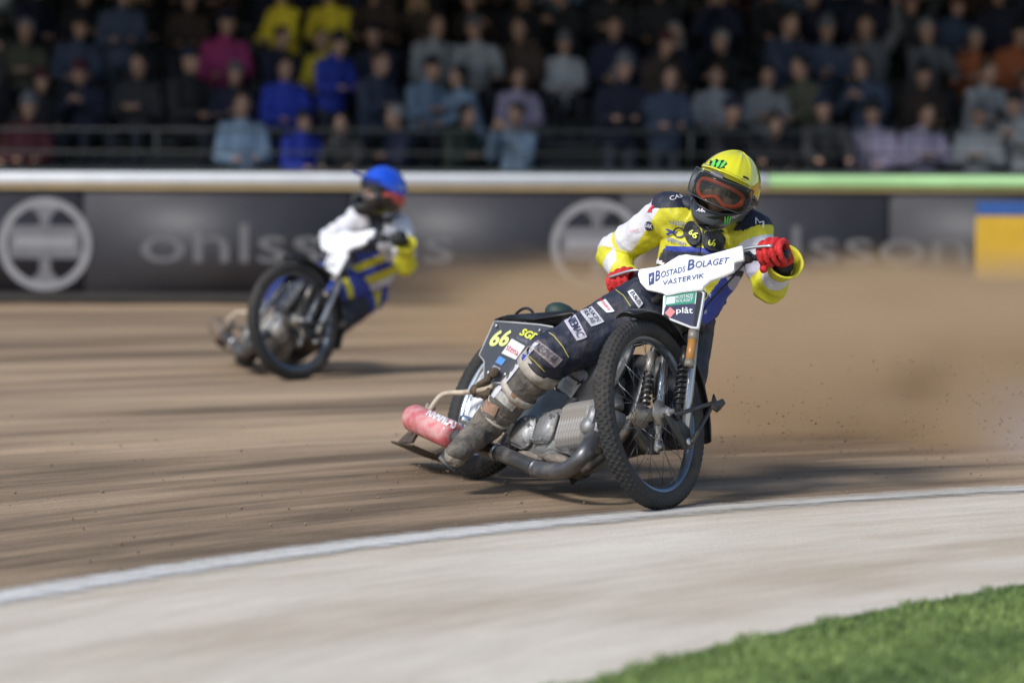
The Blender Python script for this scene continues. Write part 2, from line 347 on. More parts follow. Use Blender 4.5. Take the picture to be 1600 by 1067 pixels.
# loose shale on the track
M_clod = mat('shale_clod', (.21, .15, .10), .95, var=.4, vscale=3)
def clods(name, n, fx, label, smin=.002, smax=.009):
    vs, fs = [], []
    base = [V(v) for v in ((1,0,0), (-1,0,0), (0,1,0), (0,-1,0), (0,0,1), (0,0,-.6))]; bf = [(0,2,4), (2,1,4), (1,3,4), (3,0,4), (2,0,5), (1,2,5), (3,1,5), (0,3,5)]
    for i in range(n):
        c = V(fx()); s = smin + (smax-smin)*random.random()**4; k = len(vs)
        for b in base: vs.append(c + V((b.x*s*random.uniform(.6, 1.3), b.y*s*random.uniform(.6, 1.3), b.z*s*random.uniform(.5, 1.1))))
        fs += [tuple(q+k for q in f) for f in bf]
    return tag(mk(name, (vs, fs), M_clod, smooth=False), label, 'loose dirt', kind='stuff')
def fx():
    r = 8.42 + abs(random.gauss(0, 2.6)); a = R(random.uniform(70, 178)); return (BC[0]+r*math.cos(a), BC[1]+r*math.sin(a), .003)
clods('loose_shale', 3000, fx, 'loose brown shale crumbs lying over the track')

# ------------------------------------------------------------ track fence (wall of the track) and stand
FY = 27.4
M_fdark = mat('fence_vinyl', (.036, .036, .044), .55, var=.12, vscale=2.5, dirt=.15, dcol=(.06, .048, .038), bump=.15, bscale=6)
M_white = mat('white_cap', (.84, .86, .88), .5, var=.08, vscale=3); M_green = mat('green_cap', (.30, .52, .24), .5, var=.12, vscale=3)
M_ochre = mat('ochre_strip', (.48, .33, .12), .6, var=.15); M_logo = mat('grey_print', (.15, .15, .165), .6, var=.2, vscale=4); M_logol = mat('pale_print', (.26, .26, .275), .6, var=.15, vscale=4)
M_blue = mat('ad_blue', (.03, .10, .33), .5, var=.1); M_yel = mat('ad_yellow', (.62, .38, .03), .5, var=.1)
fence = empty('track_fence', Matrix.Translation((0, FY, 0)), 'long dark track fence with pale printed lettering and white top rail', 'fence')
x = -14.0; k = 0
while x < 14:
    pr = prism([(x+.008, 0, .02), (x+2.492, 0, .02), (x+2.492, 0, 1.055), (x+.008, 0, 1.055)], (0, .3, 0), .02)
    mk('fence_panel', pr, M_fdark, fence); x += 2.5
X0 = 2.38
mk('top_rail', box(((-14+X0)/2, .14, 1.155), (14+X0, .36, .125), bev=.02), M_white, fence)
tag(mk('top_rail', box(((14+X0)/2+.002, .14, 1.155), (14-X0, .36, .125), bev=.02), M_green, fence), 'green length of the top rail')
mk('ochre_strip', box((0, .135, 1.080), (28, .33, .022)), M_ochre, fence)
mk('kick_board', box((0, -.02, .05), (28, .03, .10)), mat('kick_board', (.03, .028, .026), .9, dirt=.1), fence)
def ZF(py): return CAM_H - (py-272)*FY/F_PX
def XF(px): return (px-800)*FY/F_PX
def roundel(cx, cz):
    o = []
    ringp = lathe([(.43, 0), (.36, 0), (.36, -.006), (.43, -.006)], (0, 0, 0), (0, 1, 0), 72)
    mk('roundel_ring', ([V((cx, -.004, cz)) + v for v in ringp[0]], ringp[1]), M_logol, fence, smooth=False)
    mk('roundel_band', box((cx, -.006, cz+.02), (.66, .006, .30)), M_logo, fence, smooth=False)
    mk('roundel_stem', prism([(cx-.16, -.006, cz+.37), (cx-.045, -.006, cz+.25), (cx-.045, -.006, cz+.18), (cx+.045, -.006, cz+.18), (cx+.045, -.006, cz+.25), (cx+.16, -.006, cz+.37)], (0, .004, 0)), M_logo, fence, smooth=False)
    mk('roundel_stem', prism([(cx-.16, -.006, cz-.37), (cx-.05, -.006, cz-.25), (cx-.05, -.006, cz-.14), (cx+.05, -.006, cz-.14), (cx+.05, -.006, cz-.25), (cx+.16, -.006, cz-.37)][::-1], (0, .004, 0)), M_logo, fence, smooth=False)
    mk('roundel_bar', box((cx, -.012, cz+.02), (.56, .005, .10)), M_logol, fence, smooth=False)
def flat_text(name, s, x0, z0, w_, h_, m, parent, y=-.004, bold=0):
    vs, fs = text_vf(s, 0, bold); return mk(name, ([V((x0+v.x*w_, y, z0+v.y*h_)) for v in vs], fs), m, parent, smooth=False)
for cx_ in (70, 932, 1794, -792):
    roundel(XF(cx_), ZF(384))
    if cx_ < 1000: flat_text('lettering', 'ohlssons', XF(cx_+150), ZF(412), 2.9, .36, mat('dim_print', (.13, .13, .14), .6), fence)
for a, b in ((0, 0),):
    mk('advert_blue', box((XF(1620), -.006, ZF(323)), (1.15, .008, .13)), M_blue, fence, smooth=False)
    mk('advert_yellow', box((XF(1620), -.006, ZF(385)), (1.15, .008, .60)), M_yel, fence, smooth=False)

M_conc = mat('stand_concrete', (.15, .16, .17), .85, var=.3, vscale=1.2, bump=.3, bscale=10, dirt=.2, dcol=(.06, .06, .055))
M_steel = mat('dark_steel', (.03, .034, .038), .5, metal=.3, var=.2); M_rail = mat('rail_paint', (.035, .042, .042), .45, var=.1)
M_bench = mat('bench_plank', (.085, .09, .095), .7, var=.25, vscale=3)
SY = 29.9; RISE = .44; GO = .80; NROW = 9; FZ = .66
stand = empty('grandstand', Matrix.Translation((0, SY, 0)), 'dark grandstand with added shade roof, concrete steps full of spectators behind the track fence', 'grandstand')
for k in range(NROW):
    mk('step', box((0, k*GO+.0, (FZ+k*RISE)/2), (44, GO-.004, FZ+k*RISE)), M_conc, stand, smooth=False)
mk('front_wall', box((0, -.92, .63), (44, .12, 1.26)), mat('front_wall', (.045, .053, .055), .8, var=.25, vscale=1.5), stand, smooth=False)
mk('front_walkway', box((0, -.62, .33), (44, .46, .655)), M_conc, stand, smooth=False)
mk('back_wall', box((0, NROW*GO+.2, 4), (44, .2, 8)), mat('back_wall', (.03, .032, .036), .9), stand, smooth=False)
mk('shade_roof', prism([(-22, -3.0, 4.75), (22, -3.0, 4.75), (22, NROW*GO+.4, 7.4), (-22, NROW*GO+.4, 7.4)], (0, 0, .16)), M_steel, stand, smooth=False)  # roof added out of view so that its shade falls on the crowd
for x in range(-20, 21, 5): mk('shade_roof_beam', join(tube([(x, -2.9, 4.66), (x, NROW*GO, 6.75)], .08, 8), tube([(x, NROW*GO-.1, 0), (x, NROW*GO-.1, 6.8)], .09, 8)), M_steel, stand)
for k in range(NROW): mk('bench', box((0, k*GO+.16, FZ+k*RISE+.42), (44, .30, .045), bev=.01), M_bench, stand, smooth=False)
rail = empty('guard_rail', Matrix.Translation((0, SY-.92, 1.26)), 'thin dark guard rail along the front wall of the grandstand', 'railing')
for z in (.16, .38): mk('rail_tube', tube([(-22, 0, z), (22, 0, z)], .010, 8), M_rail, rail)
pd = None
for x in np.arange(-21, 21.1, 1.75):
    if pd is None: pd = mesh_data('post', *tube([(0, 0, 0), (0, 0, .38)], .011, 8), M_rail)
    p = link('post', pd, rail); p.location = (x, 0, 0)
# ------------------------------------------------------------ spectators
M_skin = mat('skin', (.40, .24, .17), .6, var=.1, vscale=20); M_cloth = mat('crowd_cloth', (1,1,1), .85, var=.22, vscale=9, bump=.5, bscale=25, objcol=True)
M_trou = mat('crowd_trousers', (.03, .033, .045), .9, var=.3, vscale=7); M_hair = mat('crowd_hair', (1,1,1), .7, var=.3, vscale=30, objcol=True, bump=.6, bscale=90)
def spectator_proto(pose, rs):
    rr = random.Random(rs); j = lambda s: rr.uniform(-s, s)
    st = pose == 'stand'; hz = .92 if st else .52
    hip = V((0, .0, hz)); lean = .12 if pose == 'lean' else .02; ch = hip + V((j(.02), -lean, .33)); sh = hip + V((j(.02), -lean*1.5, .46)); hd = sh + V((j(.05), -.05+j(.03), .225))
    bod = [etube([hip, hip.lerp(ch, .5), ch, sh], [.16, .15, .175, .13], [.11, .105, .115, .08], (1, 0, 0), 16)]
    bod.append(capsule(sh, hd - V((0, -.01, .06)), .055, .05, 10)); bod.append(ball(hd, .1, 16, (.78, .95, 1.18))); bod.append(capsule(hd+V((0, -.09, .0)), hd+V((0, -.108, -.03)), .014, .018, 8)); bod.append(ball(hd+V((0, -.055, -.085)), .045, 8))
    for s in (-1, 1):
        bod.append(ball(hd+V((s*.078, .01, 0)), .024, 8, (.5, 1, 1.4)))
        if st: k = V((s*.10, -.03, .48)); f = V((s*.11, .0, .07))
        else: k = V((s*.13, -.43, .50)); f = V((s*.13, -.40, .07))
        bod += [capsule(hip+V((s*.09, 0, 0)), k, .088, .062, 10), capsule(k, f, .06, .045, 10), capsule(f, f+V((s*.02, -.15, -.02)), .045, .035, 8)]
    arms = []
    for s in (-1, 1):
        a = sh + V((s*.17, 0, -.02)); mode = pose
        if mode in ('lap', 'stand'): e = a+V((s*.06, -.08, -.27)); h = e+V((-s*.12, -.20, -.02 if mode == 'lap' else .0))
        elif mode == 'cross': e = a+V((s*.07, -.10, -.24)); h = e+V((-s*.24, -.10, .05))
        elif mode == 'clap': e = a+V((s*.07, -.14, -.20)); h = e+V((-s*.18, -.14, .14))
        elif mode == 'phone': e = a+V((s*.06, -.15, -.20)); h = (sh+V((s*.05, -.32, .08)))
        elif mode == 'wave': e, h = ((a+V((s*.12, -.05, .22)), a+V((s*.10, -.08, .46))) if s > 0 else (a+V((s*.06, -.08, -.27)), a+V((-.02, -.26, -.30))))
        else: e = a+V((s*.05, -.18, -.22)); h = e+V((-s*.06, -.18, -.05))
        arms.append((a, e, h)); bod += [capsule(a, e, .058, .047, 10), capsule(e, h, .045, .034, 8), capsule(h, h+(h-e).normalized()*.08, .036, .03, 8)]
    co, fs, _ = remesh(join(*bod), .022, 3)
    mi = [0 if (np.mean(co[list(f)], 0)[2] > sh.z - .02 or any((V(np.mean(co[list(f)], 0)) - (h+(h-e).normalized()*.06)).length < .09 for _, e, h in arms)) else 1 for f in fs]
    body = mesh_data('spectator_body', co, fs, [M_skin, M_trou], mi)
    jk = [etube([hip+V((0, 0, -.03)), hip.lerp(ch, .5), ch, sh], [.185, .18, .20, .155], [.135, .135, .14, .105], (1, 0, 0), 16), capsule(sh, sh+V((0, 0, .06)), .085, .075, 10)]
    for a, e, h in arms: jk += [capsule(a, e, .077, .066, 10), capsule(e, e.lerp(h, .85), .064, .055, 8)]
    co, fs, nr = remesh(join(*jk), .022, 3)
    co = co + nr*np.array([.016*noise.noise(V(c)*14) for c in co])[:, None]
    jacket = mesh_data('jacket', co, fs, M_cloth)
    def cap_(style):
        if style == 'short': q = [ball(hd+V((0, .022, .034)), .104, 20, (.86, .94, .98))]
        elif style == 'long': q = [ball(hd+V((0, .026, .030)), .108, 20, (.86, .92, .98))] + [capsule(hd+V((s*.066, .03, .0)), hd+V((s*.082, .03, -.19)), .04, .03, 10) for s in (-1, 1)] + [capsule(hd+V((0, .06, 0)), hd+V((0, .075, -.19)), .065, .06, 10)]
        elif style == 'beanie': q = [ball(hd+V((0, .014, .050)), .104, 20, (.88, 1.0, 1.0)), ball(hd+V((0, .01, .158)), .026, 10), tube([hd+V((.088*math.cos(a), .012+.102*math.sin(a), .040)) for a in np.linspace(0, 2*PI, 20, endpoint=False)], .015, 8, closed=True)]
        else: q = [ball(hd+V((0, .014, .052)), .101, 20, (.87, 1.0, .86)), prism([hd+V((-.07, -.04, .045)), hd+V((.07, -.04, .045)), hd+V((.055, -.165, .030)), hd+V((-.055, -.165, .030))], (0, 0, .014))]
        co, fs, nr = remesh(join(*q), .011, 2)
        if style in ('short', 'long'): co = co + nr*np.array([.006*noise.noise(V(c)*45) for c in co])[:, None]
        return mesh_data({'long': 'long_hair', 'short': 'short_hair'}.get(style, style), co, fs, M_hair)
    return dict(body=body, jacket=jacket, caps={s: cap_(s) for s in ('short', 'long', 'beanie', 'cap')}, hd=hd)
PR = {}
for i, p in enumerate(('lap', 'cross', 'clap', 'phone', 'lean', 'stand', 'wave')): PR[p] = [spectator_proto(p, i), spectator_proto(p, i+20)]
CCOL = {'black': (.012, .012, .016), 'navy': (.014, .018, .045), 'charcoal': (.03, .031, .036), 'dark green': (.018, .03, .022), 'brown': (.05, .032, .024), 'maroon': (.07, .012, .02), 'slate blue': (.05, .07, .12), 'grey': (.13, .135, .15), 'pale grey': (.34, .36, .38), 'white': (.52, .53, .56), 'bright yellow': (.85, .68, .04), 'royal blue': (.025, .05, .42), 'magenta': (.30, .03, .13), 'lilac': (.33, .29, .40), 'rust orange': (.32, .09, .03), 'olive': (.09, .09, .06), 'red': (.35, .03, .04), 'light blue': (.22, .32, .45)}
HCOL = {'dark': (.012, .01, .009), 'brown': (.05, .028, .016), 'blond': (.30, .20, .09), 'grey': (.25, .25, .25)}
def spot(px, py):           # jackets that stand out in the photograph
    for (a, b, y0, y1, c) in ((440, 545, 40, 160, 'bright yellow'), (440, 530, 165, 245, 'royal blue'), (270, 420, 80, 125, 'magenta'), (640, 760, 100, 140, 'pale grey'), (890, 1065, 110, 165, 'lilac'), (1070, 1230, 160, 215, 'pale grey'),
                            (1360, 1500, 175, 255, 'lilac'), (1520, 1700, 160, 260, 'pale grey'), (1340, 1500, 70, 112, 'grey'), (1500, 1600, 85, 115, 'rust orange'), (800, 1000, 0, 40, 'royal blue'), (0, 90, 60, 140, 'olive'), (100, 230, 85, 140, 'slate blue'),
                            (1065, 1130, 130, 165, 'maroon'), (1160, 1290, 80, 150, 'slate blue'), (580, 800, 0, 60, 'brown'), (740, 830, 150, 175, 'lilac'), (985, 1090, 200, 240, 'slate blue'), (1250, 1400, 120, 170, 'navy')):
        if a <= px <= b and y0 <= py <= y1: return c
ORD = ['first', 'second', 'third', 'fourth', 'fifth', 'sixth', 'seventh', 'eighth', 'ninth', 'tenth', 'eleventh', 'twelfth', 'thirteenth', 'fourteenth', 'fifteenth', 'sixteenth', 'seventeenth', 'eighteenth', 'nineteenth', 'twentieth', 'twenty-first', 'twenty-second', 'twenty-third', 'twenty-fourth']
ROWN = ['front row', 'second row', 'third row', 'fourth row', 'fifth row', 'sixth row']
rc = random.Random(21); dull = ['black']*5 + ['navy']*4 + ['charcoal']*4 + ['dark green'] + ['brown']*2 + ['slate blue', 'grey', 'olive', 'maroon', 'white', 'light blue']
for k in range(6):
    yy = SY + k*GO; half = 800*yy/F_PX + .35; x = -half + rc.uniform(0, .3); n_ = 0
    while x < half:
        px = 800 + x*F_PX/yy; zc = FZ + k*RISE + .80; py = 272 - (zc-CAM_H)*F_PX/yy
        sc_ = spot(px, py); gap = rc.random() < (.17 if k == 0 else .07) and not sc_
        if k == 0 and 560 < px < 660: gap = False
        if not gap:
            pose = rc.choice(['lap', 'lap', 'cross', 'clap', 'lean', 'phone', 'lap', 'wave', 'lean', 'cross'])
            if rc.random() < (.3 if k == 5 else .04): pose = 'stand'
            pr = rc.choice(PR[pose]); col = sc_ or rc.choice(dull); hs = rc.choice(['short', 'short', 'long', 'beanie', 'cap']); hc = rc.choice(['dark', 'dark', 'brown', 'brown', 'blond', 'grey']); hatc = rc.choice(['black', 'navy', 'grey', 'maroon'])
            o = bpy.data.objects.new('spectator', None); COL.objects.link(o); o.location = (x, yy+.03+(rc.uniform(-.05, .08)), FZ+k*RISE); o.rotation_euler = (0, 0, rc.gauss(0, .38) - x*.015); s = rc.uniform(.88, 1.08); o.scale = (s, s, s)
            hair = {'short': f'short {hc} hair', 'long': f'long {hc} hair', 'beanie': f'a {hatc} beanie', 'cap': f'a {hatc} cap'}[hs]; act = {'lap': 'seated', 'cross': 'arms crossed', 'clap': 'clapping', 'phone': 'hands raised', 'lean': 'leaning forward', 'stand': 'standing', 'wave': 'waving'}[pose]
            tag(o, f'{col} jacket, {hair}, {act}, {ORD[min(n_, 23)]} from left in {ROWN[k]}', 'person', 'spectators in the grandstand')
            b = link('body', pr['body'], o); j_ = link('jacket', pr['jacket'], o); j_.color = lin(CCOL[col]); v_ = rc.uniform(.6, 1.05); j_.color = tuple(min(1, c*v_) for c in j_.color[:3]) + (1,)
            c_ = link({'short': 'hair', 'long': 'hair'}.get(hs, hs), pr['caps'][hs], o); c_.color = lin(HCOL[hc] if hs in ('short', 'long') else CCOL[hatc])
            n_ += 1
        x += rc.uniform(.44, .60)

# ------------------------------------------------------------ speedway bikes
RHO = R(22); RR_, RF_ = .33, .35; WB, EO = 1.284, .0607
def pose(cx, cy, yaw, lean, dl):
    def calc(ph):
        Fh = V((math.cos(yaw), math.sin(yaw), 0)); F = (Fh*math.cos(ph) + V((0, 0, 1))*math.sin(ph)); Lh = V((-math.sin(yaw), math.cos(yaw), 0)); Uh = F.cross(Lh)
        L = Lh*math.cos(lean) - Uh*math.sin(lean); U = Uh*math.cos(lean) + Lh*math.sin(lean)
        up = lambda n: (V((0, 0, 1)) - n*n.z).normalized()
        hr = V((0, 0, .045)) + up(L)*(RR_-.045)
        Fp = F*math.cos(RHO) + U*math.sin(RHO); A = U*math.cos(RHO) - F*math.sin(RHO)
        P0 = hr + F*WB + U*.02 - Fp*EO; hd = Fp*math.cos(dl) - L*math.sin(dl); n = L*math.cos(dl) + Fp*math.sin(dl)
        hf = P0 + hd*EO; bf = hf - up(n)*(RF_-.035) - V((0, 0, .035)); return F, L, U, hr, bf
    lo, hi = R(-12), R(12)
    for _ in range(50):
        m = (lo+hi)/2
        if calc(m)[4].z > 0: hi = m
        else: lo = m
    F, L, U, hr, bf = calc((lo+hi)/2); hr = hr + V((cx-bf.x, cy-bf.y, 0))
    M = Matrix((( F.x, L.x, U.x, hr.x), (F.y, L.y, U.y, hr.y), (F.z, L.z, U.z, hr.z), (0, 0, 0, 1)))
    Fp = V((math.cos(RHO), 0, math.sin(RHO))); A = V((-math.sin(RHO), 0, math.cos(RHO))); Y = V((0, 1, 0)); P0 = V((WB, 0, .02)) - Fp*EO
    hd = Fp*math.cos(dl) - Y*math.sin(dl); n = Y*math.cos(dl) + Fp*math.sin(dl)
    ST = Matrix(((hd.x, n.x, A.x, P0.x), (hd.y, n.y, A.y, P0.y), (hd.z, n.z, A.z, P0.z), (0, 0, 0, 1)))
    return M, ST
NM, NST = pose(.5563, 10.697, R(-61.0), R(23.55), R(69.1))
NW = NM @ NST
def ns(px, py, a=None, b=None):         # near bike: photograph -> coordinates of the steering assembly on a plane
    ax, val = (0, a) if a is not None else (1, b); n = V([NW[i][ax] for i in range(3)]); pt = NW @ V([val if i == ax else 0 for i in range(3)])
    return NW.inverted() @ onplane(px, py, pt, n)
def nl(px, py, y):                      # near bike: photograph -> frame coordinates on the plane y
    n = V([NM[i][1] for i in range(3)]); return NM.inverted() @ onplane(px, py, NM @ V((0, y, 0)), n)

M_rub = mat('tyre_rubber', (.024, .024, .025), .75, var=.25, vscale=12, dirt=.5, dcol=(.060, .052, .044), bump=.4, bscale=70)
M_rim = mat('rim_metal', (.16, .20, .25), .28, metal=.85, var=.1, dirt=.25)
M_rimb = mat('rim_chrome', (.62, .66, .72), .2, metal=.9, var=.08, dirt=.15)
M_spk = mat('spoke_steel', (.22, .22, .23), .3, metal=.9, var=.1)
M_hub = mat('hub_alloy', (.30, .28, .25), .45, metal=.6, var=.2, dirt=.5)
M_alu = mat('fork_alloy', (.60, .61, .62), .3, metal=.8, var=.1, dirt=.22, dcol=(.24, .19, .14))
M_eng = mat('engine_alloy', (.33, .335, .34), .5, metal=.5, var=.2, vscale=14, dirt=.5, dcol=(.20, .165, .125), bump=.35, bscale=50)
M_engd = mat('engine_mud', (.20, .17, .14), .85, metal=0, var=.4, vscale=20, bump=.8, bscale=40)
M_exh = mat('exhaust_steel', (.15, .15, .155), .42, metal=.75, var=.25, dirt=.4, dcol=(.17, .14, .11))
M_blk = mat('black_plastic', (.014, .014, .016), .38, var=.2, dirt=.2, dcol=(.07, .055, .04))
M_carb = mat('carbon_cover', (.05, .052, .058), .38, var=.25, vscale=30, dirt=.3, dcol=(.13, .11, .085), coat=.3)
M_pan = mat('side_panel', (.062, .062, .070), .42, var=.12, dirt=.2, dcol=(.12, .10, .08), coat=.2)
M_edge = mat('panel_edge', (.45, .46, .47), .4, var=.1)
M_tubef = mat('frame_tube', (.05, .052, .055), .4, metal=.4, var=.2, dirt=.35)
M_red = mat('muffler_red_sheen', (.58, .12, .13), .38, var=.2, dirt=.62, dcol=(.60, .40, .38), dscale=9, coat=.3)  # pale pink blotches paint a sheen of light into the faded red
M_cream = mat('bracket_cream', (.52, .44, .33), .55, var=.2, dirt=.3)
M_cover = mat('cover_white', (.80, .81, .82), .35, var=.05, dirt=.28, dscale=22, dcol=(.62, .58, .53), coat=.3)
M_org = mat('damper_orange', (.40, .19, .05), .35, var=.1); M_dirtm = mat('caked_dirt', (.10, .072, .048), .95, var=.4, vscale=16, bump=1, bscale=50)
M_mudin = mat('deflector_steel', (.075, .055, .04), .8, var=.4, vscale=12, bump=.7, bscale=40)
T_blue = mat('ink_blue', (.03, .06, .22), .5, var=.1); T_wht = mat('ink_white', (.78, .78, .80), .5, var=.05); T_yel = mat('ink_yellow', (.80, .86, .10), .5, var=.05); T_pyel = mat('ink_pale_yellow', (.84, .88, .28), .5, var=.05)
T_red = mat('ink_red', (.60, .03, .06), .5, var=.05); T_grn = mat('ink_green', (.02, .26, .17), .5, var=.05); T_lgrn = mat('ink_light_green', (.13, .60, .10), .5, var=.1); T_nav = mat('ink_navy', (.02, .025, .07), .5, var=.1); T_gry = mat('ink_grey', (.30, .30, .34), .55, var=.1); T_blk = mat('ink_black', (.01, .01, .012), .45, var=.1); T_org = mat('ink_orange', (.85, .42, .05), .5, var=.1); T_lbl = mat('ink_light_blue', (.10, .28, .62), .5, var=.1)

def wheel(name, c, ax, Rw, tr, parent, rimm, knob=True, disc=None):
    c, ax = V(c), V(ax).normalized(); rw = tr*.82; ri = Rw - tr*2 + .012
    prof = [(ri, -rw*.62), (ri-.012, -rw*.60), (ri-.020, -rw*.30), (ri-.020, rw*.30), (ri-.012, rw*.60), (ri, rw*.62), (ri+.008, rw*.60), (ri-.004, rw*.45), (ri-.010, rw*.25), (ri-.010, -rw*.25), (ri-.004, -rw*.45), (ri+.008, -rw*.60)]
    w_ = mk(name, lathe(prof, c, ax, 96), rimm, parent)
    tc = Rw - tr; tp = [(tc + tr*math.cos(a)*(1.0 if math.cos(a) > 0 else .92), tr*1.02*math.sin(a)) for a in np.linspace(-PI*.80, PI*.80, 19)]
    parts = [lathe(tp, c, ax, 110, True)]
    x, y = frame(ax); nk = 84
    for i in range(nk):
        for row in (-2, -1, 0, 1, 2):
            a = 2*PI*(i + (.5 if row % 2 else 0))/nk; d = x*math.cos(a) + y*math.sin(a); tg = ax.cross(d); q = row*R(27); o = d*math.cos(q) + ax*math.sin(q); sx = -d*math.sin(q) + ax*math.cos(q)
            parts.append(box(c + d*tc + o*(tr-.0016), (.012, .0115, .0065), (tg, sx, o)))
    mk('tyre', join(*parts), M_rub, w_)
    mk('hub', join(lathe([(.012, -.075), (.020, -.075), (.020, -.045), (.048, -.043), (.048, -.036), (.024, -.03), (.024, .03), (.048, .036), (.048, .043), (.020, .045), (.020, .075), (.012, .075)], c, ax, 28), tube([c-ax*.10, c+ax*.10], .009, 10)), M_hub, w_)
    ns_ = 36; r0 = .045; sd = None
    for i in range(ns_):
        a = 2*PI*i/ns_; s = 1 if i % 2 else -1; off = (1 if (i//2) % 2 else -1)*R(62); h0 = c + (x*math.cos(a+off) + y*math.sin(a+off))*r0 + ax*s*.04; h1 = c + (x*math.cos(a) + y*math.sin(a))*(ri-.018) + ax*s*.006
        d = h1 - h0
        if sd is None: sd = mesh_data('spoke', *tube([(0, 0, 0), (0, 0, 1)], .0010, 5), M_spk)
        sp = link('spoke', sd, w_); q = d.to_track_quat('Z', 'Y'); sp.matrix_basis = Matrix.Translation(h0) @ q.to_matrix().to_4x4() @ Matrix.Diagonal((1, 1, d.length, 1))
    return w_
def make_bike(M, ST, label, o_):
    b = empty('speedway_motorcycle', M, label, 'motorcycle')
    s = lambda a, bb, c: ST @ V((a, bb, c)); sx = [V([ST[i][k] for i in range(3)]) for k in range(3)]     # steering axes: forward, left, up
    Y = V((0, 1, 0))
    wheel('front_wheel', s(EO, 0, 0), sx[1], RF_, .036, b, o_['rimf'])
    rw = wheel('rear_wheel', (0, 0, 0), Y, RR_, .047, b, M_rimb)
    # disc cover of the rear wheel with radial print
    for sgn in (-1,):
        dc = mk('wheel_disc', lathe([(.03, sgn*.050), (.135, sgn*.040), (.205, sgn*.024), (.205, sgn*.022), (.135, sgn*.038), (.03, sgn*.048)], (0, 0, 0), Y, 60), M_cover, rw)
        for i in range(10):
            a = 2*PI*i/10; p0, p1 = (.075, .175); w0 = .10
            q = [V((r*math.cos(a+d), sgn*(.0535 - (r-.03)*.145), r*math.sin(a+d))) for r, d in ((p0, -w0), (p0, w0*1.2), (p1, w0*1.6), (p1, w0*.3))]
            mk('disc_print', (q, [(0, 1, 2, 3)]), T_gry, rw, smooth=False)
    # fork
    for k_, bb in ((0, -.062), (1, .062)):
        mk('fork_leg', bevel(join(box(((s(-.095, bb, -.055) + s(-.055, bb, .56))/2), (.030, .024, .64), (sx[0], sx[1], (s(-.055, bb, .56) - s(-.095, bb, -.055)).normalized()))), .004), M_alu, b)
        lk = mk('fork_link', prism([s(-.13, bb, -.06), s(-.08, bb, -.085), s(.075, bb, -.018), s(.08, bb, .012), s(.05, bb, .022), s(-.10, bb, .01)], sx[1]*(.014 if bb > 0 else -.014), .003), M_tubef, b)
        mk('link_bolt', tube([s(EO, bb-.02, 0), s(EO, bb+.02, 0)], .016, 12), M_alu, lk); mk('link_bolt', tube([s(-.095, bb-.022, -.045), s(-.095, bb+.022, -.045)], .012, 12), M_alu, lk)
    for sg in (-1, 1):
        hx = [s(-.002 + .019*math.cos(t*2*PI), sg*.074 + .019*math.sin(t*2*PI), .06 + t/7*.16) for t in np.linspace(0, 7, 85)]
        sh_ = mk('shock_absorber', join(tube([s(-.002, sg*.074, .0), s(-.002, sg*.074, .26)], .0105, 12), tube([s(-.002, sg*.074, .22), s(-.002, sg*.074, .30)], .018, 14)), M_blk if sg > 0 else M_hub, b)
        mk('spring', tube(hx, .0042, 6), M_blk, sh_)
        if sg > 0: mk('damper_reservoir', join(tube([s(.0, .100, .235), s(.0, .100, .33)], .017, 14)), o_.get('damp', M_org), sh_); [mk('reservoir_cap', tube([s(.0, .100, z0), s(.0, .100, z1)], .019, 14), M_hub, sh_) for z0, z1 in ((.325, .365), (.215, .237))]
    # bracket plates from the link to the mudguard
    for sg in (-1, 1):
        f = .088*sg
        mk('mudguard_stay', join(tube([s(-.10, f, -.05), s(-.215, f, .175)], .009, 8), tube([s(.03, f, .0), s(-.215, f, .175)], .008, 8), prism([s(-.19, f, .14), s(-.24, f, .145), s(-.285, f*1.02, .205), s(-.262, f*1.02, .215), s(-.225, f, .185), s(-.20, f, .205)], sx[1]*sg*.008, .002)), M_tubef, b)
    # cables
    for p_ in ([s(-.105, .23, .71), s(-.07, .20, .62), s(-.06, .10, .50), s(-.06, .06, .42), V((.95, .06, .30)), V((.70, .07, .12)), V((.48, .08, -.02))], [s(-.11, -.23, .70), s(-.07, -.18, .60), s(-.06, -.10, .50), s(-.08, -.05, .40), V((.93, -.05, .26)), V((.84, -.03, .17))], [s(-.10, -.16, .71), s(-.06, -.10, .60), s(-.05, -.05, .48), V((.96, -.04, .30)), V((.72, -.09, .08))]):
        mk('control_cable', tube(smoothpath(p_, 6), .0042, 6), M_blk, b)
    for k_, (x_, y_, z_) in enumerate(((.60, -.089, .22), (.90, -.089, .10), (.94, -.089, .22), (.30, -.100, .28), (-.06, -.100, .285), (.02, -.100, .085), (.16, -.100, .085))):
        mk('panel_bolt', tube([(x_, y_+.006, z_), (x_, y_-.003, z_)], .008, 8), M_alu, b)
    # triple clamps, stem
    mk('fork_clamp', join(prism([s(.02, -.085, .42), s(.02, .085, .42), s(-.10, .085, .42), s(-.10, -.085, .42)], sx[2]*.035, .008), prism([s(.01, -.085, .55), s(.01, .085, .55), s(-.09, .085, .55), s(-.09, -.085, .55)], sx[2]*.03, .008), tube([s(-.03, 0, .38), s(-.03, 0, .60)], .026, 16)), M_tubef, b)
    # mudguard
    vs, fs = [], []; n = 26
    for i in range(n+1):
        th = R(48 + 122*i/n); r = .392
        wd = .052*(.75 + .25*math.sin(PI*min(1, i/6*.5)))
        for k in range(7): t = k/6*2-1; rr = r - .018*t*t; vs.append(s(EO + rr*math.cos(th), wd*t, rr*math.sin(th)))
    for i in range(n):
        for k in range(6): q = i*7+k; fs.append((q, q+1, q+8, q+7))
    g = mk('front_mudguard', (vs, fs), M_blk, b); so_ = g.modifiers.new('solid', 'SOLIDIFY'); so_.thickness = .005
    # handlebar (swept back), grips, lever
    ctr = (-.10, .0, .665)
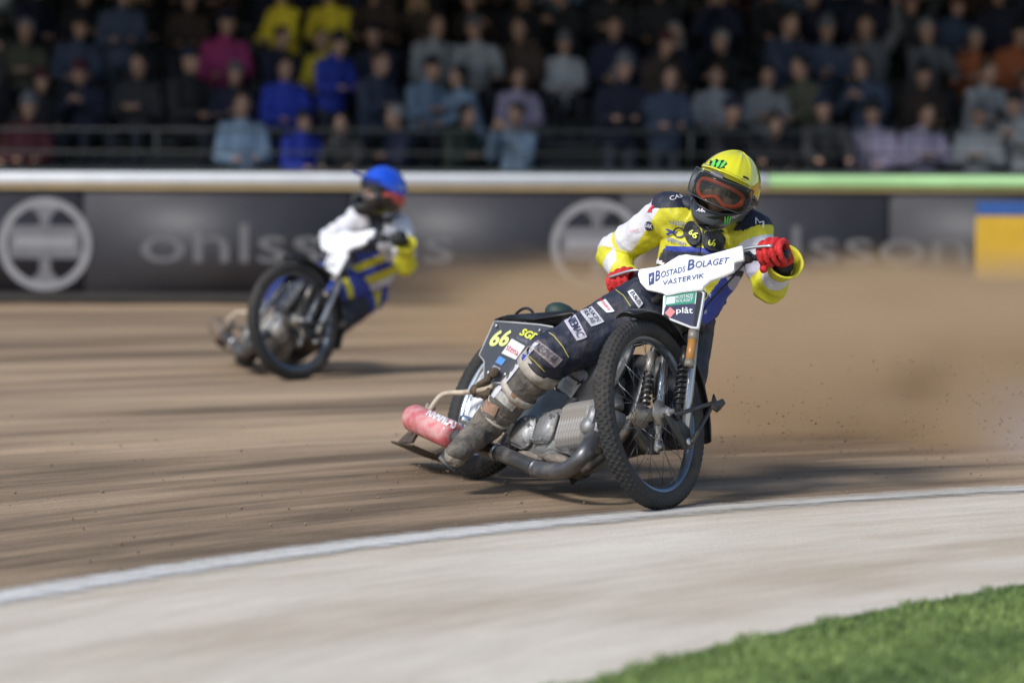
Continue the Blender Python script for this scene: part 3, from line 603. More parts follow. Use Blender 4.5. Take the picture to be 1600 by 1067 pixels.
    HBR = [(-.13, -.385, .712), (-.115, -.26, .712), (-.08, -.15, .725), (-.04, -.06, .64), (-.04, .06, .64), (-.08, .15, .725), (-.115, .26, .712), (-.13, .385, .712)]
    mk('handlebar', tube(smoothpath([s(*q) for q in HBR], 6), .0115, 12), M_tubef, b)
    mk('crossbar', tube([s(-.08, -.16, .728), s(-.08, .16, .728)], .008, 10), M_rimb, b)
    for sg in (-1, 1):
        mk('grip', tube([s(-.117, sg*.272, .712), s(-.131, sg*.392, .712)], .017, 14), M_blk, b)
        mk('control_lever', tube(smoothpath([s(-.09, sg*.20, .718), s(-.055, sg*.245, .722), s(-.06, sg*.36, .715)], 5), .006, 8), M_alu, b)
    mk('throttle_housing', join(box(s(-.11, -.235, .715), (.055, .05, .06), sx, .012), tube([s(-.11, -.262, .715), s(-.11, -.205, .715)], .03, 16)), M_blk, b)
    mk('clutch_perch', box(s(-.105, .225, .715), (.04, .05, .04), sx, .008), M_tubef, b)
    # cover over the bars and the number plate below it
    cw = o_['cover']
    def board(name, px_pts, a, m, th=.016, bulge=.0):
        q = [ns(x, y, a=a) for x, y in px_pts]; q = [s(a - (.22*abs(v.y)**1.6)*bulge, v.y, v.z) for v in q]
        return mk(name, prism(q, -sx[0]*th, .003), m, b, smooth=False)
    covp = [(1000, 441), (996, 428), (999, 420), (1022, 417), (1037, 413), (1050, 405), (1060, 399), (1072, 397), (1082, 399), (1096, 400), (1120, 394), (1142, 388), (1159, 383), (1161, 406), (1146, 409), (1146, 423), (1130, 431), (1109, 438), (1097, 448), (1097, 452), (1066, 456), (1041, 461), (1034, 457), (1010, 452)]
    c1 = board('handlebar_cover', covp, .035, cw)
    platp = [(1036, 461), (1089, 453), (1100, 455), (1096, 480), (1090, 513), (1079, 512), (1048, 500), (1034, 493)]
    c2 = board('number_plate', platp, .020, o_['plate'])
    # frame
    T = lambda pts, r=.015, k=5: tube(smoothpath([V(p) for p in pts], k), r, 10)
    mk('frame', join(T([(1.03, 0, .43), (1.02, 0, .22), (1.04, 0, .02), (1.0, 0, -.10), (.80, 0, -.24), (.5, 0, -.23), (.35, 0, -.10)], .017), T([(.99, 0, .52), (.75, 0, .40), (.45, 0, .31), (.30, 0, .29)], .016), T([(.30, .07, .29), (.33, .075, .05), (.36, .07, -.1)], .012), T([(.30, -.07, .29), (.33, -.075, .05), (.36, -.07, -.1)], .012),
        T([(0, .085, 0), (.2, .08, .0), (.36, .07, -.02)], .012), T([(0, -.085, 0), (.2, -.08, .0), (.36, -.07, -.02)], .012), T([(0, .085, .01), (.12, .08, .2), (.28, .07, .29)], .011), T([(0, -.085, .01), (.12, -.08, .2), (.28, -.07, .29)], .011), tube([(1.06, 0, .36), (.99, 0, .56)], .028, 14)), M_tubef, b)
    # tank cover and rear fender
    tk = [(.42, .24), (.47, .12), (.58, .025), (.76, .0), (.90, .03), (.96, .09), (.985, .20), (.985, .27), (.80, .27), (.60, .25)]
    for sg in (-1, 1): mk('tank_cover', prism([(x, sg*.085, z) for x, z in tk][::sg], (0, -sg*.03, 0), .01), M_carb, b)
    mk('fuel_tank', bevel(etube([(.46, 0, .33), (.62, 0, .335), (.82, 0, .36), (.93, 0, .39)], [.05, .075, .07, .05], [.035, .045, .05, .04], (0, 1, 0), 16), .001), o_['tank'], b)
    fp = [(-.10, .305), (.09, .306), (.278, .305), (.385, .30), (.26, .162), (.174, .048), (.06, .05), (-.014, .062), (-.058, .132), (-.12, .157)]
    for sg in (-1, 1):
        fr_ = mk('side_panel', prism([(x, sg*.092, z) for x, z in fp][::sg], (0, -sg*.006, 0), .002), o_['panel'], b, smooth=False)
        mk('panel_trim', tube([(x, sg*.093, z) for x, z in fp[:4]], .004, 6), M_edge, fr_); mk('panel_trim', tube([(x, sg*.093, z) for x, z in (fp[5:] + fp[:1])], .003, 6), M_edge, fr_)
    vs, fs = [], []
    for i in range(19):
        th = R(62 + 50*i/18)
        for k in range(7): t = k/6*2-1; r = .385 - .012*t*t; vs.append(V((r*math.cos(th)*1.0 - .005, .075*t, r*math.sin(th)*.92)))
    for i in range(18):
        for k in range(6): q = i*7+k; fs.append((q, q+1, q+8, q+7))
    g = mk('rear_mudguard', (vs, fs), M_blk, b); so_ = g.modifiers.new('solid', 'SOLIDIFY'); so_.thickness = .005
    st_ = mk('seat', bevel(prism([(-.09, -.075, .312), (.20, -.085, .312), (.44, -.06, .36), (.44, .06, .36), (.20, .085, .312), (-.09, .075, .312)], (0, 0, .035), .012), .001), M_blk, b)
    mk('seat_pad', ball((.24, 0, .385), .075, 16, (.8, .95, .62)), mat('pad_green', (.02, .045, .04), .6, var=.2), st_)
    mk('grab_strap', tube(smoothpath([(-.03, -.05, .31), (-.025, -.05, .36), (.03, -.05, .385), (.10, -.05, .37), (.155, -.05, .315)], 6), .006, 8), M_blk, b)
    # engine
    e = empty_child = mk('engine', join(prism([(.47, -.13, -.20), (.49, -.13, -.09), (.58, -.13, -.055), (.72, -.13, -.03), (.76, -.13, -.10), (.78, -.13, -.20), (.66, -.13, -.235)], (0, .24, 0), .012), prism([(.62, -.10, -.20), (.64, -.10, -.04), (.80, -.10, .0), (.84, -.10, -.19)], (0, .2, 0), .01)), M_eng, b)
    mk('clutch_cover', prism([(.475, -.165, -.185), (.487, -.165, -.115), (.525, -.165, -.088), (.60, -.165, -.078), (.625, -.165, -.10), (.645, -.165, -.19), (.60, -.165, -.222), (.50, -.165, -.208)], (0, .035, 0), .012), M_eng, e)
    mk('timing_cover', prism([(.648, -.155, -.19), (.636, -.155, -.085), (.70, -.155, -.058), (.748, -.155, -.052), (.765, -.155, -.13), (.76, -.155, -.178)], (0, .03, 0), .008), M_eng, e)
    rnd2 = random.Random(3)
    for (bx, bz) in ((.492, -.185), (.50, -.12), (.57, -.10), (.612, -.125), (.618, -.19), (.665, -.18), (.745, -.17), (.74, -.075)):
        mk('cover_bolt', tube([(bx, -.174, bz), (bx, -.150, bz)], .0075, 6), M_alu, e, smooth=False)
    cdir = V((.97, 0, .16)).normalized(); cup = V((-.16, 0, .97)); c0 = V((.765, -.01, -.095))
    fd = mesh_data('cooling_fin', *bevel(prism([(0, -.105, -.098), (0, .105, -.098), (0, .12, -.03), (0, .12, .075), (0, .095, .10), (0, -.095, .10), (0, -.122, .07), (0, -.122, -.06)], (.008, 0, 0)), .002), M_eng)
    rot = Matrix(((cdir.x, 0, cup.x, 0), (0, 1, 0, 0), (cdir.z, 0, cup.z, 0), (0, 0, 0, 1)))
    for i in range(9):
        f_ = link('cooling_fin', fd, e); f_.matrix_basis = Matrix.Translation(c0 + V((0, -.025, 0)) + cdir*(.0190*i)) @ rot @ Matrix.Diagonal((1, .82, .95, 1))
    AX = (cdir, V((0, 1, 0)), cup)
    mk('cylinder', join(tube([c0-cdir*.02+V((0, -.025, 0)), c0+cdir*.18+V((0, -.025, 0))], .072, 24)), M_engd, e)
    mk('cylinder_head', join(box(c0+cdir*.19+V((0, -.03, 0)), (.055, .15, .15), AX, .012), box(c0+cdir*.19+V((0, -.108, .02)), (.04, .02, .09), AX, .006), tube([c0+cdir*.19+V((0, -.125, -.02)), c0+cdir*.19+V((0, -.08, -.02))], .028, 16)), M_eng, e)
    mk('carburettor', join(tube([(.90, .0, .03), (.80, .0, .13)], .032, 14), box((.82, 0, .12), (.08, .07, .07), bev=.01)), M_eng, e)
    mk('sump_mud', join(ball((.60, -.10, -.235), .05, 12, (1.8, 1, .5)), ball((.78, -.08, -.225), .05, 12, (1.8, 1, .5))), M_engd, e)
    mk('engine_plate', prism([(.38, -.10, -.18), (.36, -.10, .04), (.42, -.10, .10), (.60, -.10, .04), (.78, -.10, .02), (.62, -.10, -.05), (.5, -.10, -.16)], (0, .006, 0), .001), M_carb, b, smooth=False)
    mk('gearbox', join(tube([(.42, -.07, -.06), (.42, .09, -.06)], .075, 24), tube([(.42, .09, -.06), (.42, .12, -.06)], .05, 24)), M_engd, e)
    sprk = mk('rear_sprocket', lathe([(.05, .062), (.105, .062), (.105, .066), (.05, .066)], (0, 0, 0), Y, 44), M_tubef, b)
    cps = [V((.105*math.cos(a), .064, .105*math.sin(a))) for a in np.linspace(R(100), R(262), 14)] + [V((.42+.04*math.cos(a), .064, -.06+.04*math.sin(a))) for a in np.linspace(R(-95), R(85), 8)]
    mk('chain', tube(cps, .006, 6, closed=True), M_tubef, b)
    # exhaust
    ex = [c0+cdir*.20+V((.04, -.10, -.06)), (1.075, -.16, -.20), (1.02, -.165, -.262), (.93, -.165, -.285), (.80, -.165, -.288), (.62, -.165, -.268), (.45, -.17, -.25), (.30, -.185, -.238), (.15, -.20, -.222)]
    ep = mk('exhaust_pipe', tube(smoothpath(ex, 6), .031, 18), M_exh, b)
    mk('exhaust_clamp', tube([V((.795, -.165, -.288)), V((.775, -.165, -.286))], .035, 18), M_exh, ep); mk('exhaust_clamp', tube([V((.47, -.17, -.252)), V((.455, -.17, -.25))], .035, 18), M_alu, ep)
    m0, m1 = V((-.215, -.235, -.175)), V((.14, -.205, -.222)); md = (m1-m0).normalized()
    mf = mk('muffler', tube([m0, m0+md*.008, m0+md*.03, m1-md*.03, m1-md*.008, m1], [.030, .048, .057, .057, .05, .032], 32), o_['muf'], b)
    mk('muffler_tail', tube([m0-md*.02, m0+md*.01], .026, 20), M_exh, mf)
    mk('muffler_bracket', tube(smoothpath([(-.17, -.19, -.13), (-.15, -.17, -.05), (-.07, -.12, -.015), (.06, -.11, .01), (.10, -.10, .03)], 6), .011, 10), M_cream, b)
    mk('wheel_adjuster', join(box((.04, -.105, .0), (.13, .02, .05), bev=.006), tube([(0, -.13, 0), (0, -.09, 0)], .022, 12), tube([(.09, -.12, .06), (.02, -.12, .02)], .014, 10), ball((.11, -.12, .08), .024, 10)), M_dirtm, b)
    # dirt deflector behind the rear wheel
    mk('dirt_deflector', join(prism([(-.20, -.17, -.10), (-.22, -.19, -.27), (-.57, -.10, -.265), (-.60, -.06, -.25), (-.24, -.14, -.10)], (.0, .012, .0), .002), prism([(-.58, -.10, -.255), (-.22, -.18, -.275), (-.22, .10, -.275), (-.58, .07, -.255)], (0, 0, -.008), .002), prism([(-.22, .10, -.10), (-.22, .10, -.275), (-.58, .07, -.262)], (0, -.01, 0), .002)), M_mudin, b, smooth=False)
    mk('deflector_stay', tube([(-.24, -.17, -.10), (-.19, -.19, -.145), (-.33, -.15, -.22)], .009, 8), M_cream, b)
    for sg, pz in ((-1, -.14),): mk('footrest', join(tube([(.26, -.10, -.13), (.27, -.24, -.16)], .011, 10), tube([(.27, -.20, -.155), (.272, -.27, -.165)], .017, 12), tube(smoothpath([(.22, -.17, -.205), (.28, -.24, -.20), (.33, -.23, -.15), (.36, -.12, -.12)], 5), .007, 8)), o_.get('rest', M_rimb), b)
    return b
def claw(w_=.3):       # three ragged upright strokes
    vs, fs = [], []; rr = random.Random(4)
    for i in range(3):
        x = i/3*1.0; k = len(vs); w1 = .22; l, r_ = [], []
        for j in range(7): t = j/6; wob = rr.uniform(-.035, .035); l.append((x + .06 + .10*t + wob - .05*math.sin(t*3), t)); r_.append((x + .06 + w1 + .04*t + rr.uniform(-.03, .03) - (.14 if j == 0 else 0), t*(.92 if i != 1 else 1) + .02))
        for q in l + r_[::-1]: vs.append(V((q[0], q[1], 0)))
        fs.append(tuple(range(k, k+14)))
    return vs, fs

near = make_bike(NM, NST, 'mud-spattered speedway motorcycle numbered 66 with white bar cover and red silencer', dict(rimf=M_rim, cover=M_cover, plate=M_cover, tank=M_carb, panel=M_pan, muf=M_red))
def kids(o, *names): return [c for c in o.children_recursive if c.name.split('.')[0] in names]
t_cov = bvh(*kids(near, 'handlebar_cover')); t_pl = bvh(*kids(near, 'number_plate')); t_pan = bvh(*kids(near, 'side_panel')); t_muf = bvh(*kids(near, 'muffler')); t_tk = bvh(*kids(near, 'tank_cover', 'engine_plate'))
pcov = kids(near, 'handlebar_cover')[0]; ppl = kids(near, 'number_plate')[0]; ppan = kids(near, 'side_panel')[0]; pmuf = kids(near, 'muffler')[0]; ptk = kids(near, 'tank_cover')[0]
TX = lambda s, sh=0, b=0: text_vf(s, sh, b)
G = grid_vf(6, 4)
decal('emblem', G, [(1013.5, 428), (1022, 425), (1022, 443), (1014, 446)], t_cov, T_blue, pcov, .002)
decal('emblem_mark', poly_vf([(.2, .1), (.5, .2), (.45, .45), (.8, .5), (.7, .9), (.5, .6), (.2, .7), (.3, .4)]), [(1014.5, 429), (1021, 427), (1021, 441), (1015, 443)], t_cov, T_wht, pcov, .004)
decal('lettering', TX('B', .15), [(1023.5, 424), (1031, 422), (1031.5, 436), (1024, 440)], t_cov, T_blue, pcov, .003)
decal('lettering', TX('OSTADS', .15), [(1033, 424.5), (1071, 415.5), (1071, 424), (1033, 434)], t_cov, T_blue, pcov, .003)
decal('lettering', TX('B', .15, .01), [(1074, 407), (1085, 404.5), (1085, 419), (1074, 423)], t_cov, T_blue, pcov, .003)
decal('lettering', TX('OLAGET', .15), [(1087, 408.5), (1140, 402), (1138, 411), (1087, 419)], t_cov, T_blue, pcov, .003)
decal('lettering', TX('VÄSTERVIK', .15), [(1036, 437), (1100, 424.5), (1100, 434), (1036, 446)], t_cov, T_blue, pcov, .003)
pxpoly('plate_lower', [(1039, 480), (1055, 477), (1094, 474.5), (1088, 510), (1079, 509), (1050, 497.5), (1037, 491)], t_pl, T_nav, ppl, .003)
pxpoly('plate_side', [(1089, 456), (1097.5, 457), (1094, 480), (1088, 510), (1083.5, 509.5)], t_pl, M_blk, ppl, .004)
for c_ in ppl.children: pass
decal('label_green', G, [(1040, 463), (1087, 456.5), (1085, 474), (1040, 478)], t_pl, T_grn, ppl, .003)
decal('label_pale', G, [(1042, 464.5), (1056, 463), (1055, 474), (1041, 476)], t_pl, mat('ink_mint', (.55, .72, .66), .5), ppl, .004)
decal('lettering', TX('BOSTADS'), [(1057, 462.5), (1083, 459), (1083, 464.5), (1057, 467)], t_pl, T_wht, ppl, .005)
decal('lettering', TX('BOLAGET'), [(1057, 468.5), (1083, 465.5), (1082, 471), (1057, 473)], t_pl, T_wht, ppl, .005)
decal('red_diamond', poly_vf([(0, .45), (.5, 1), (1, .55), (.5, 0)]), [(1039, 480), (1056, 480), (1056, 497), (1039, 497)], t_pl, mat('ink_salmon', (.70, .22, .22), .5), ppl, .005)
decal('lettering', TX('plåt', 0, .01), [(1057, 481), (1083, 480), (1083, 493), (1057, 492)], t_pl, T_wht, ppl, .005)
decal('lettering', TX('66', .28, .03), [(770, 516), (800, 515.5), (794, 541), (764, 541)], t_pan, T_pyel, ppan, .003)
decal('lettering', TX('SGP', .3, .03), [(817, 512), (842, 522), (836, 534), (811, 523)], t_pan, T_yel, ppan, .003)
decal('lettering', TX('THE QUALIFIERS'), [(808, 525), (826, 533), (824, 538), (806, 529)], t_pan, T_gry, ppan, .003)
decal('sticker_white', G, [(800, 529), (821, 541), (806, 562), (784, 552)], t_pan, T_wht, ppan, .003)
decal('lettering', TX('stena'), [(795, 538), (812, 549), (809, 557), (790, 546)], t_pan, T_red, ppan, .005)
decal('sticker_blue', G, [(781, 556), (791, 562), (784, 571), (774, 566)], t_pan, T_lbl, ppan, .003)
decal('sticker_grey', G, [(772, 570), (783, 576), (777, 584), (767, 577)], t_pan, T_gry, ppan, .003)
decal('lettering', TX('KRAMLAS', .1, .03), [(677, 630), (719, 653), (709, 671), (665, 648)], t_muf, T_wht, pmuf, .003, sub=.12)
decal('sticker_pale', G, [(882, 584), (908, 600), (893, 622), (867, 603)], t_tk, mat('ink_cream', (.55, .52, .45), .6, var=.2), ptk, .003)
decal('lettering', TX('BMW'), [(884, 592), (898, 602), (893, 607), (880, 597)], t_tk, T_gry, ptk, .005)
decal('lettering', TX('Berlin'), [(882, 600), (895, 610), (891, 615), (879, 605)], t_tk, T_gry, ptk, .005)
decal('sticker_round', [lambda: 0] and (lambda n: ([V((.5+.5*math.cos(2*PI*i/n), .5+.5*math.sin(2*PI*i/n), 0)) for i in range(n)], [tuple(range(n))]))(20), [(903, 577), (920, 579), (918, 596), (901, 594)], t_tk, T_gry, ptk, .003)
decal('lettering', TX('METZELER'), [(1000, 543), (1025, 551), (1025, 558), (1000, 549)], t_tk, T_wht, ptk, .003)
FMc = P(467, 597, 17.3)
FM, FST = pose((463-800)/F_PX*17.35, 17.35, R(-76), R(31), R(65))
far = make_bike(FM, FST, 'further speedway motorcycle with white bar cover and blue panels, near the fence', dict(rimf=M_rim, cover=M_cover, plate=M_cover, tank=mat('tank_blue', (.03, .06, .30), .4, dirt=.2), panel=mat('panel_blue', (.03, .05, .22), .4, var=.2, dirt=.3), muf=mat('muffler_pale', (.16, .12, .09), .6, dirt=.6), rest=M_engd, damp=mat('damper_blue', (.02, .05, .30), .35)))

# ------------------------------------------------------------ riders
def inpoly(x, y, pl):
    c = False; j = len(pl)-1
    for i in range(len(pl)):
        if (pl[i][1] > y) != (pl[j][1] > y) and x < (pl[j][0]-pl[i][0])*(y-pl[i][1])/(pl[j][1]-pl[i][1])+pl[i][0]: c = not c
        j = i
    return c
CMI = CM.inverted()
def seen_at(p):
    q = CMI @ V(p); return 800 + F_PX*q.x/-q.z, 533.5 - F_PX*q.y/-q.z
def folds(co, nr, bones, amp, freq=1.0, seed=0.0):
    out = co.copy()
    for i in range(len(co)):
        p = V(co[i]); best = 9; bt = None
        for a, b, t in bones:
            q = max(0, min(1, (p-a).dot(t)/(b-a).length_squared**.5)); d = (p - a.lerp(b, q)).length
            if d < best: best, bt, bq = d, t, q
        ax = bt; al = p.dot(ax); v1 = noise.noise(V((al*15*freq + seed, (p - ax*al).x*9, (p - ax*al).z*9))); v2 = noise.noise(p*22*freq + V((seed, 0, 3)))
        k = .55 + .75*abs(2*bq-1); v = (1-abs(v1)*2.2)*k + .5*v2
        out[i] += nr[i]*amp*v
    return out
def fist(wrist, gc, gax, back, side, m, parent, fr=.0098, name='glove', sc=1.0):
    """gloved hand closed round a grip: gc centre of the grip, gax its axis (towards the thumb), back = from the grip towards the knuckles"""
    gax = V(gax).normalized(); back = (V(back) - gax*V(back).dot(gax)).normalized(); dn = gax.cross(back)*side; parts = []
    lens = (.95, 1.06, 1.0, .84)
    arm = (V(wrist)-V(gc)).normalized()
    for i in range(4):
        c = V(gc) + gax*(.033 - .0225*i)*sc; r = .033*lens[i]*sc
        kn = c + (back*.9 - dn*.35)*r*1.35
        pts = [kn, c + (back*1.05 + dn*.15)*r*1.32, c + (back*.55 + dn*.95)*r*1.15, c + (-back*.35 + dn*.95)*r*.95, c + (-back*.95 + dn*.25)*r*.85]
        pts = smoothpath(pts, 4); n = len(pts); parts.append(tube(pts, [fr*sc*(1.12 - .22*j/n) for j in range(n)], 10)); parts.append(ball(pts[-1], fr*sc*.95, 10)); parts.append(ball(kn, fr*sc*1.2, 10))
    kc = V(gc) + (back*.9 - dn*.35)*.033*1.25*sc
    parts.append(etube([V(gc)-gax*.002+(back*.7-dn*.55)*.036*sc, V(wrist).lerp(kc, .35), V(wrist)], [.042*sc, .037*sc, .033*sc], [.015*sc, .019*sc, .024*sc], gax, 14))
    th = [V(wrist).lerp(V(gc), .4) + gax*.028*sc - dn*.01, V(gc) + gax*.048*sc - dn*.030*sc - back*.004, V(gc) + gax*.047*sc - back*.030*sc - dn*.012*sc, V(gc) + gax*.034*sc - back*.036*sc + dn*.012*sc]
    tp = smoothpath(th, 4); parts.append(tube(tp, [.0125*sc]*len(tp), 10)); parts.append(ball(tp[-1], .0118*sc, 10)); parts.append(ball(tp[0], .0125*sc, 10))
    co, fs, nr = remesh(join(*parts), .0034, 2)
    co = co + nr*np.array([.0012*noise.noise(V(c)*130) for c in co])[:, None]
    return mk(name, (co, fs), m, parent, True)
def helmet(c, f, u, parent, cols, near_=True, shear=1.0):
    """c centre, f facing direction, u up"""
    c, u = V(c), V(u).normalized(); f = (V(f) - u*V(f).dot(u)).normalized(); s = u.cross(f)          # s: wearer's left
    seg, rg = (120, 84) if near_ else (64, 44)
    def rad(az, el):     # shell radius by direction; az from the front towards the left, el up
        ce, se = math.cos(el), math.sin(el); a, b_, h = .153 if abs(az) < PI/2 else .157, .126, (.156 if el > 0 else .176)
        x, y, z = ce*math.cos(az), ce*math.sin(az), se
        r = 1/math.sqrt((x/a)**2 + (y/b_)**2 + (z/h)**2)
        q = math.exp(-(az/.62)**2)*math.exp(-((el+.66)/.36)**2); r += .064*q                       # chin bar
        r += .010*math.exp(-(az/.9)**2)*math.exp(-((el-.42)/.10)**2)                                # brow
        r -= .010*math.exp(-((abs(az)-1.1)/.25)**2)*math.exp(-((el+.05)/.35)**2)
        for aa in (.30, .85): r += .0035*math.exp(-((abs(az)-aa)/.07)**2)*max(0, math.sin(el*1.1))  # moulded ridges
        return r
    def pt(az, el, k=0): return c + (f*math.cos(el)*math.cos(az) + s*math.cos(el)*math.sin(az) + u*math.sin(el))*(rad(az, el)+k)
    def inport(az, el): return (abs(az)/1.02)**3.2 + (abs((el+.085)/.345))**3.2 < 1
    def brow(az): return .30 - .33*min(1, max(0, (abs(az)-.75)/1.3))
    vs, idx = [], {}
    for i in range(rg+1):
        el = R(-66) + (PI/2 - R(-66))*i/rg
        for k in range(seg): idx[i, k] = len(vs); vs.append(pt(-PI + 2*PI*k/seg, el))
    fs, mi = [], []
    for i in range(rg):
        for k in range(seg):
            az = -PI + 2*PI*(k+.5)/seg; el = R(-66) + (PI/2 + R(66))*(i+.5)/rg
            if inport(az, el): continue
            fs.append((idx[i, k], idx[i, (k+1) % seg], idx[i+1, (k+1) % seg], idx[i+1, k])); aa = abs(az)
            if el > brow(az) + (.05 if aa < 1.3 else .02): mi.append(0)
            elif aa > 1.5 and el > brow(az) - .42: mi.append(2)
            elif aa < 1.25 and -.62 < el < -.36 and not inport(az, el+.12) and cols.get('lip'): mi.append(3)
            elif -1.35 < az < -.75 and cols.get('white_side') and el < .38: mi.append(4)
            else: mi.append(1)
    sh = mk('helmet', (vs, fs), cols['mats'], parent, True, True, mi); so = sh.modifiers.new('solid', 'SOLIDIFY'); so.thickness = .006; so.offset = -1
    # inside lining
    mk('helmet_lining', ball(c - f*.005, .112, 28, (.99, 1.04, 1.18), (s, f, u)), M_blk, sh, True)
    # edge trim of the port
    loop = []
    for t in np.linspace(0, 2*PI, 60, endpoint=False):
        ct, st = math.cos(t), math.sin(t); az = 1.03*math.copysign(abs(ct)**(2/3.2), ct); el = -.085 + .352*math.copysign(abs(st)**(2/3.2), st); loop.append(pt(az, el, .001))
    mk('port_trim', tube(loop, .0055, 8, closed=True), M_blk, sh, True)
    # face, goggles
    fc = c + f*.035 - u*.01
    face = remesh(join(ball(fc, .082, 24, (.80, 1.02, 1.20), (s, f, u)), capsule(fc+f*.078+u*.012, fc+f*.095-u*.022, .011, .015, 8), ball(fc+f*.05+s*.035-u*.03, .032, 10), ball(fc+f*.05-s*.035-u*.03, .032, 10), capsule(fc+f*.075+s*.045+u*.03, fc+f*.075-s*.045+u*.03, .013, .013, 8)), .004, 4)
    mk('face', (face[0], face[1]), M_skin, sh, True)
    for k in (-1, 1): mk('eye', ball(fc+f*.078+s*k*.030+u*.008, .0095, 14), mat('eye_white', (.35, .33, .31), .3), sh, True); mk('iris', ball(fc+f*.0835+s*k*.030+u*.007, .0062, 10), M_blk, sh, True)
    # goggle frame follows the port just inside
    def gp(t, kx=.80, ky=.245, out=-.012):
        ct, st = math.cos(t), math.sin(t); az = kx*math.copysign(abs(ct)**(2/2.8), ct); el = -.075 + ky*math.copysign(abs(st)**(2/2.8), st)
        if st < 0: el += .14*math.exp(-(az/.20)**2)
        return pt(az, el, out)
    gl = [gp(t) for t in np.linspace(0, 2*PI, 80, endpoint=False)]
    gk = mk('goggle_frame', tube(gl, .0088, 8, closed=True), cols['gog'], sh, True)
    vs = [c + (gp(0)-c)*0 + (sum(gl, V())/len(gl) - c)*1.0] + gl; vs[0] = vs[0]*.0 + (sum(gl, V())/len(gl)) + f*.012
    lens_rings = [[vs[0].lerp(g, q) + f*.012*(1-q*q) for g in gl] for q in (.33, .66, .97)]
    lv = [vs[0] + f*.012] + [p for r_ in lens_rings for p in r_]; lf = [(0, 1+k, 1+(k+1) % 80) for k in range(80)]
    for j in range(2): lf += [(1+j*80+k, 1+(j+1)*80+k, 1+(j+1)*80+(k+1) % 80, 1+j*80+(k+1) % 80) for k in range(80)]
    mk('goggle_lens', (lv, lf), M_lens, gk, True)
    for k in (-1, 1): mk('goggle_strap', join(prism([pt(k*a, e, .003) for a, e in ((.98, .06), (1.35, .08), (1.75, .02), (1.75, -.12), (1.35, -.10), (.98, -.14))], (pt(k*1.35, 0, .006)-pt(k*1.35, 0, .003)))), cols['gog2'], gk, True, False)
    return sh, pt, f, s, u
M_lens = bpy.data.materials.new('goggle_lens'); M_lens.use_nodes = True; _b = M_lens.node_tree.nodes['Principled BSDF']; _b.inputs['Base Color'].default_value = (.10, .10, .10, 1); _b.inputs['Alpha'].default_value = .22; _b.inputs['Roughness'].default_value = .05
M_visor = bpy.data.materials.new('visor_tint'); M_visor.use_nodes = True; _b = M_visor.node_tree.nodes['Principled BSDF']; _b.inputs['Base Color'].default_value = (.03, .035, .03, 1); _b.inputs['Alpha'].default_value = .34; _b.inputs['Roughness'].default_value = .08

J_yel = mat('suit_yellow', (.66, .62, .035), .55, var=.10, vscale=10, bump=.8, bscale=17, dirt=.12, dscale=14, dcol=(.36, .31, .10)); J_wht = mat('suit_white', (.66, .66, .72), .6, var=.06, vscale=9, bump=.8, bscale=17, dirt=.16, dscale=14, dcol=(.42, .38, .34))
J_nav = mat('suit_navy', (.016, .020, .040), .6, var=.25, vscale=9, dirt=.36, dscale=9, dcol=(.09, .08, .075), bump=.9, bscale=19); J_blu = mat('suit_blue', (.030, .055, .36), .55, var=.15, vscale=9, bump=.25)
J_dirt = mat('suit_muddy', (.10, .092, .082), .9, var=.4, vscale=12, dirt=.6, dcol=(.24, .20, .155), dscale=10, bump=.7, bscale=40); J_lav = mat('suit_lavender', (.42, .40, .50), .6, var=.1, vscale=9, bump=.2)
M_strap = mat('strap_dirty_white', (.46, .42, .36), .85, var=.3, vscale=25, dirt=.4); J_blk = mat('suit_black', (.012, .013, .018), .55, var=.2, bump=.2); M_glove = mat('glove_red', (.55, .020, .022), .65, var=.25, vscale=40, bump=.6, bscale=60, dirt=.12, dcol=(.25, .10, .08), dscale=30); M_gdark = mat('glove_dark', (.03, .035, .035), .6, var=.2, bump=.3)
M_boot = mat('boot_mud', (.19, .17, .145), .9, var=.35, vscale=18, dirt=.6, dcol=(.30, .26, .21), dscale=14, bump=1.0, bscale=55); M_sole = mat('steel_shoe', (.10, .10, .105), .5, metal=.6, var=.3, dirt=.4)
PAL = [J_yel, J_wht, J_nav, J_blu, J_dirt, J_lav, J_blk, M_skin]
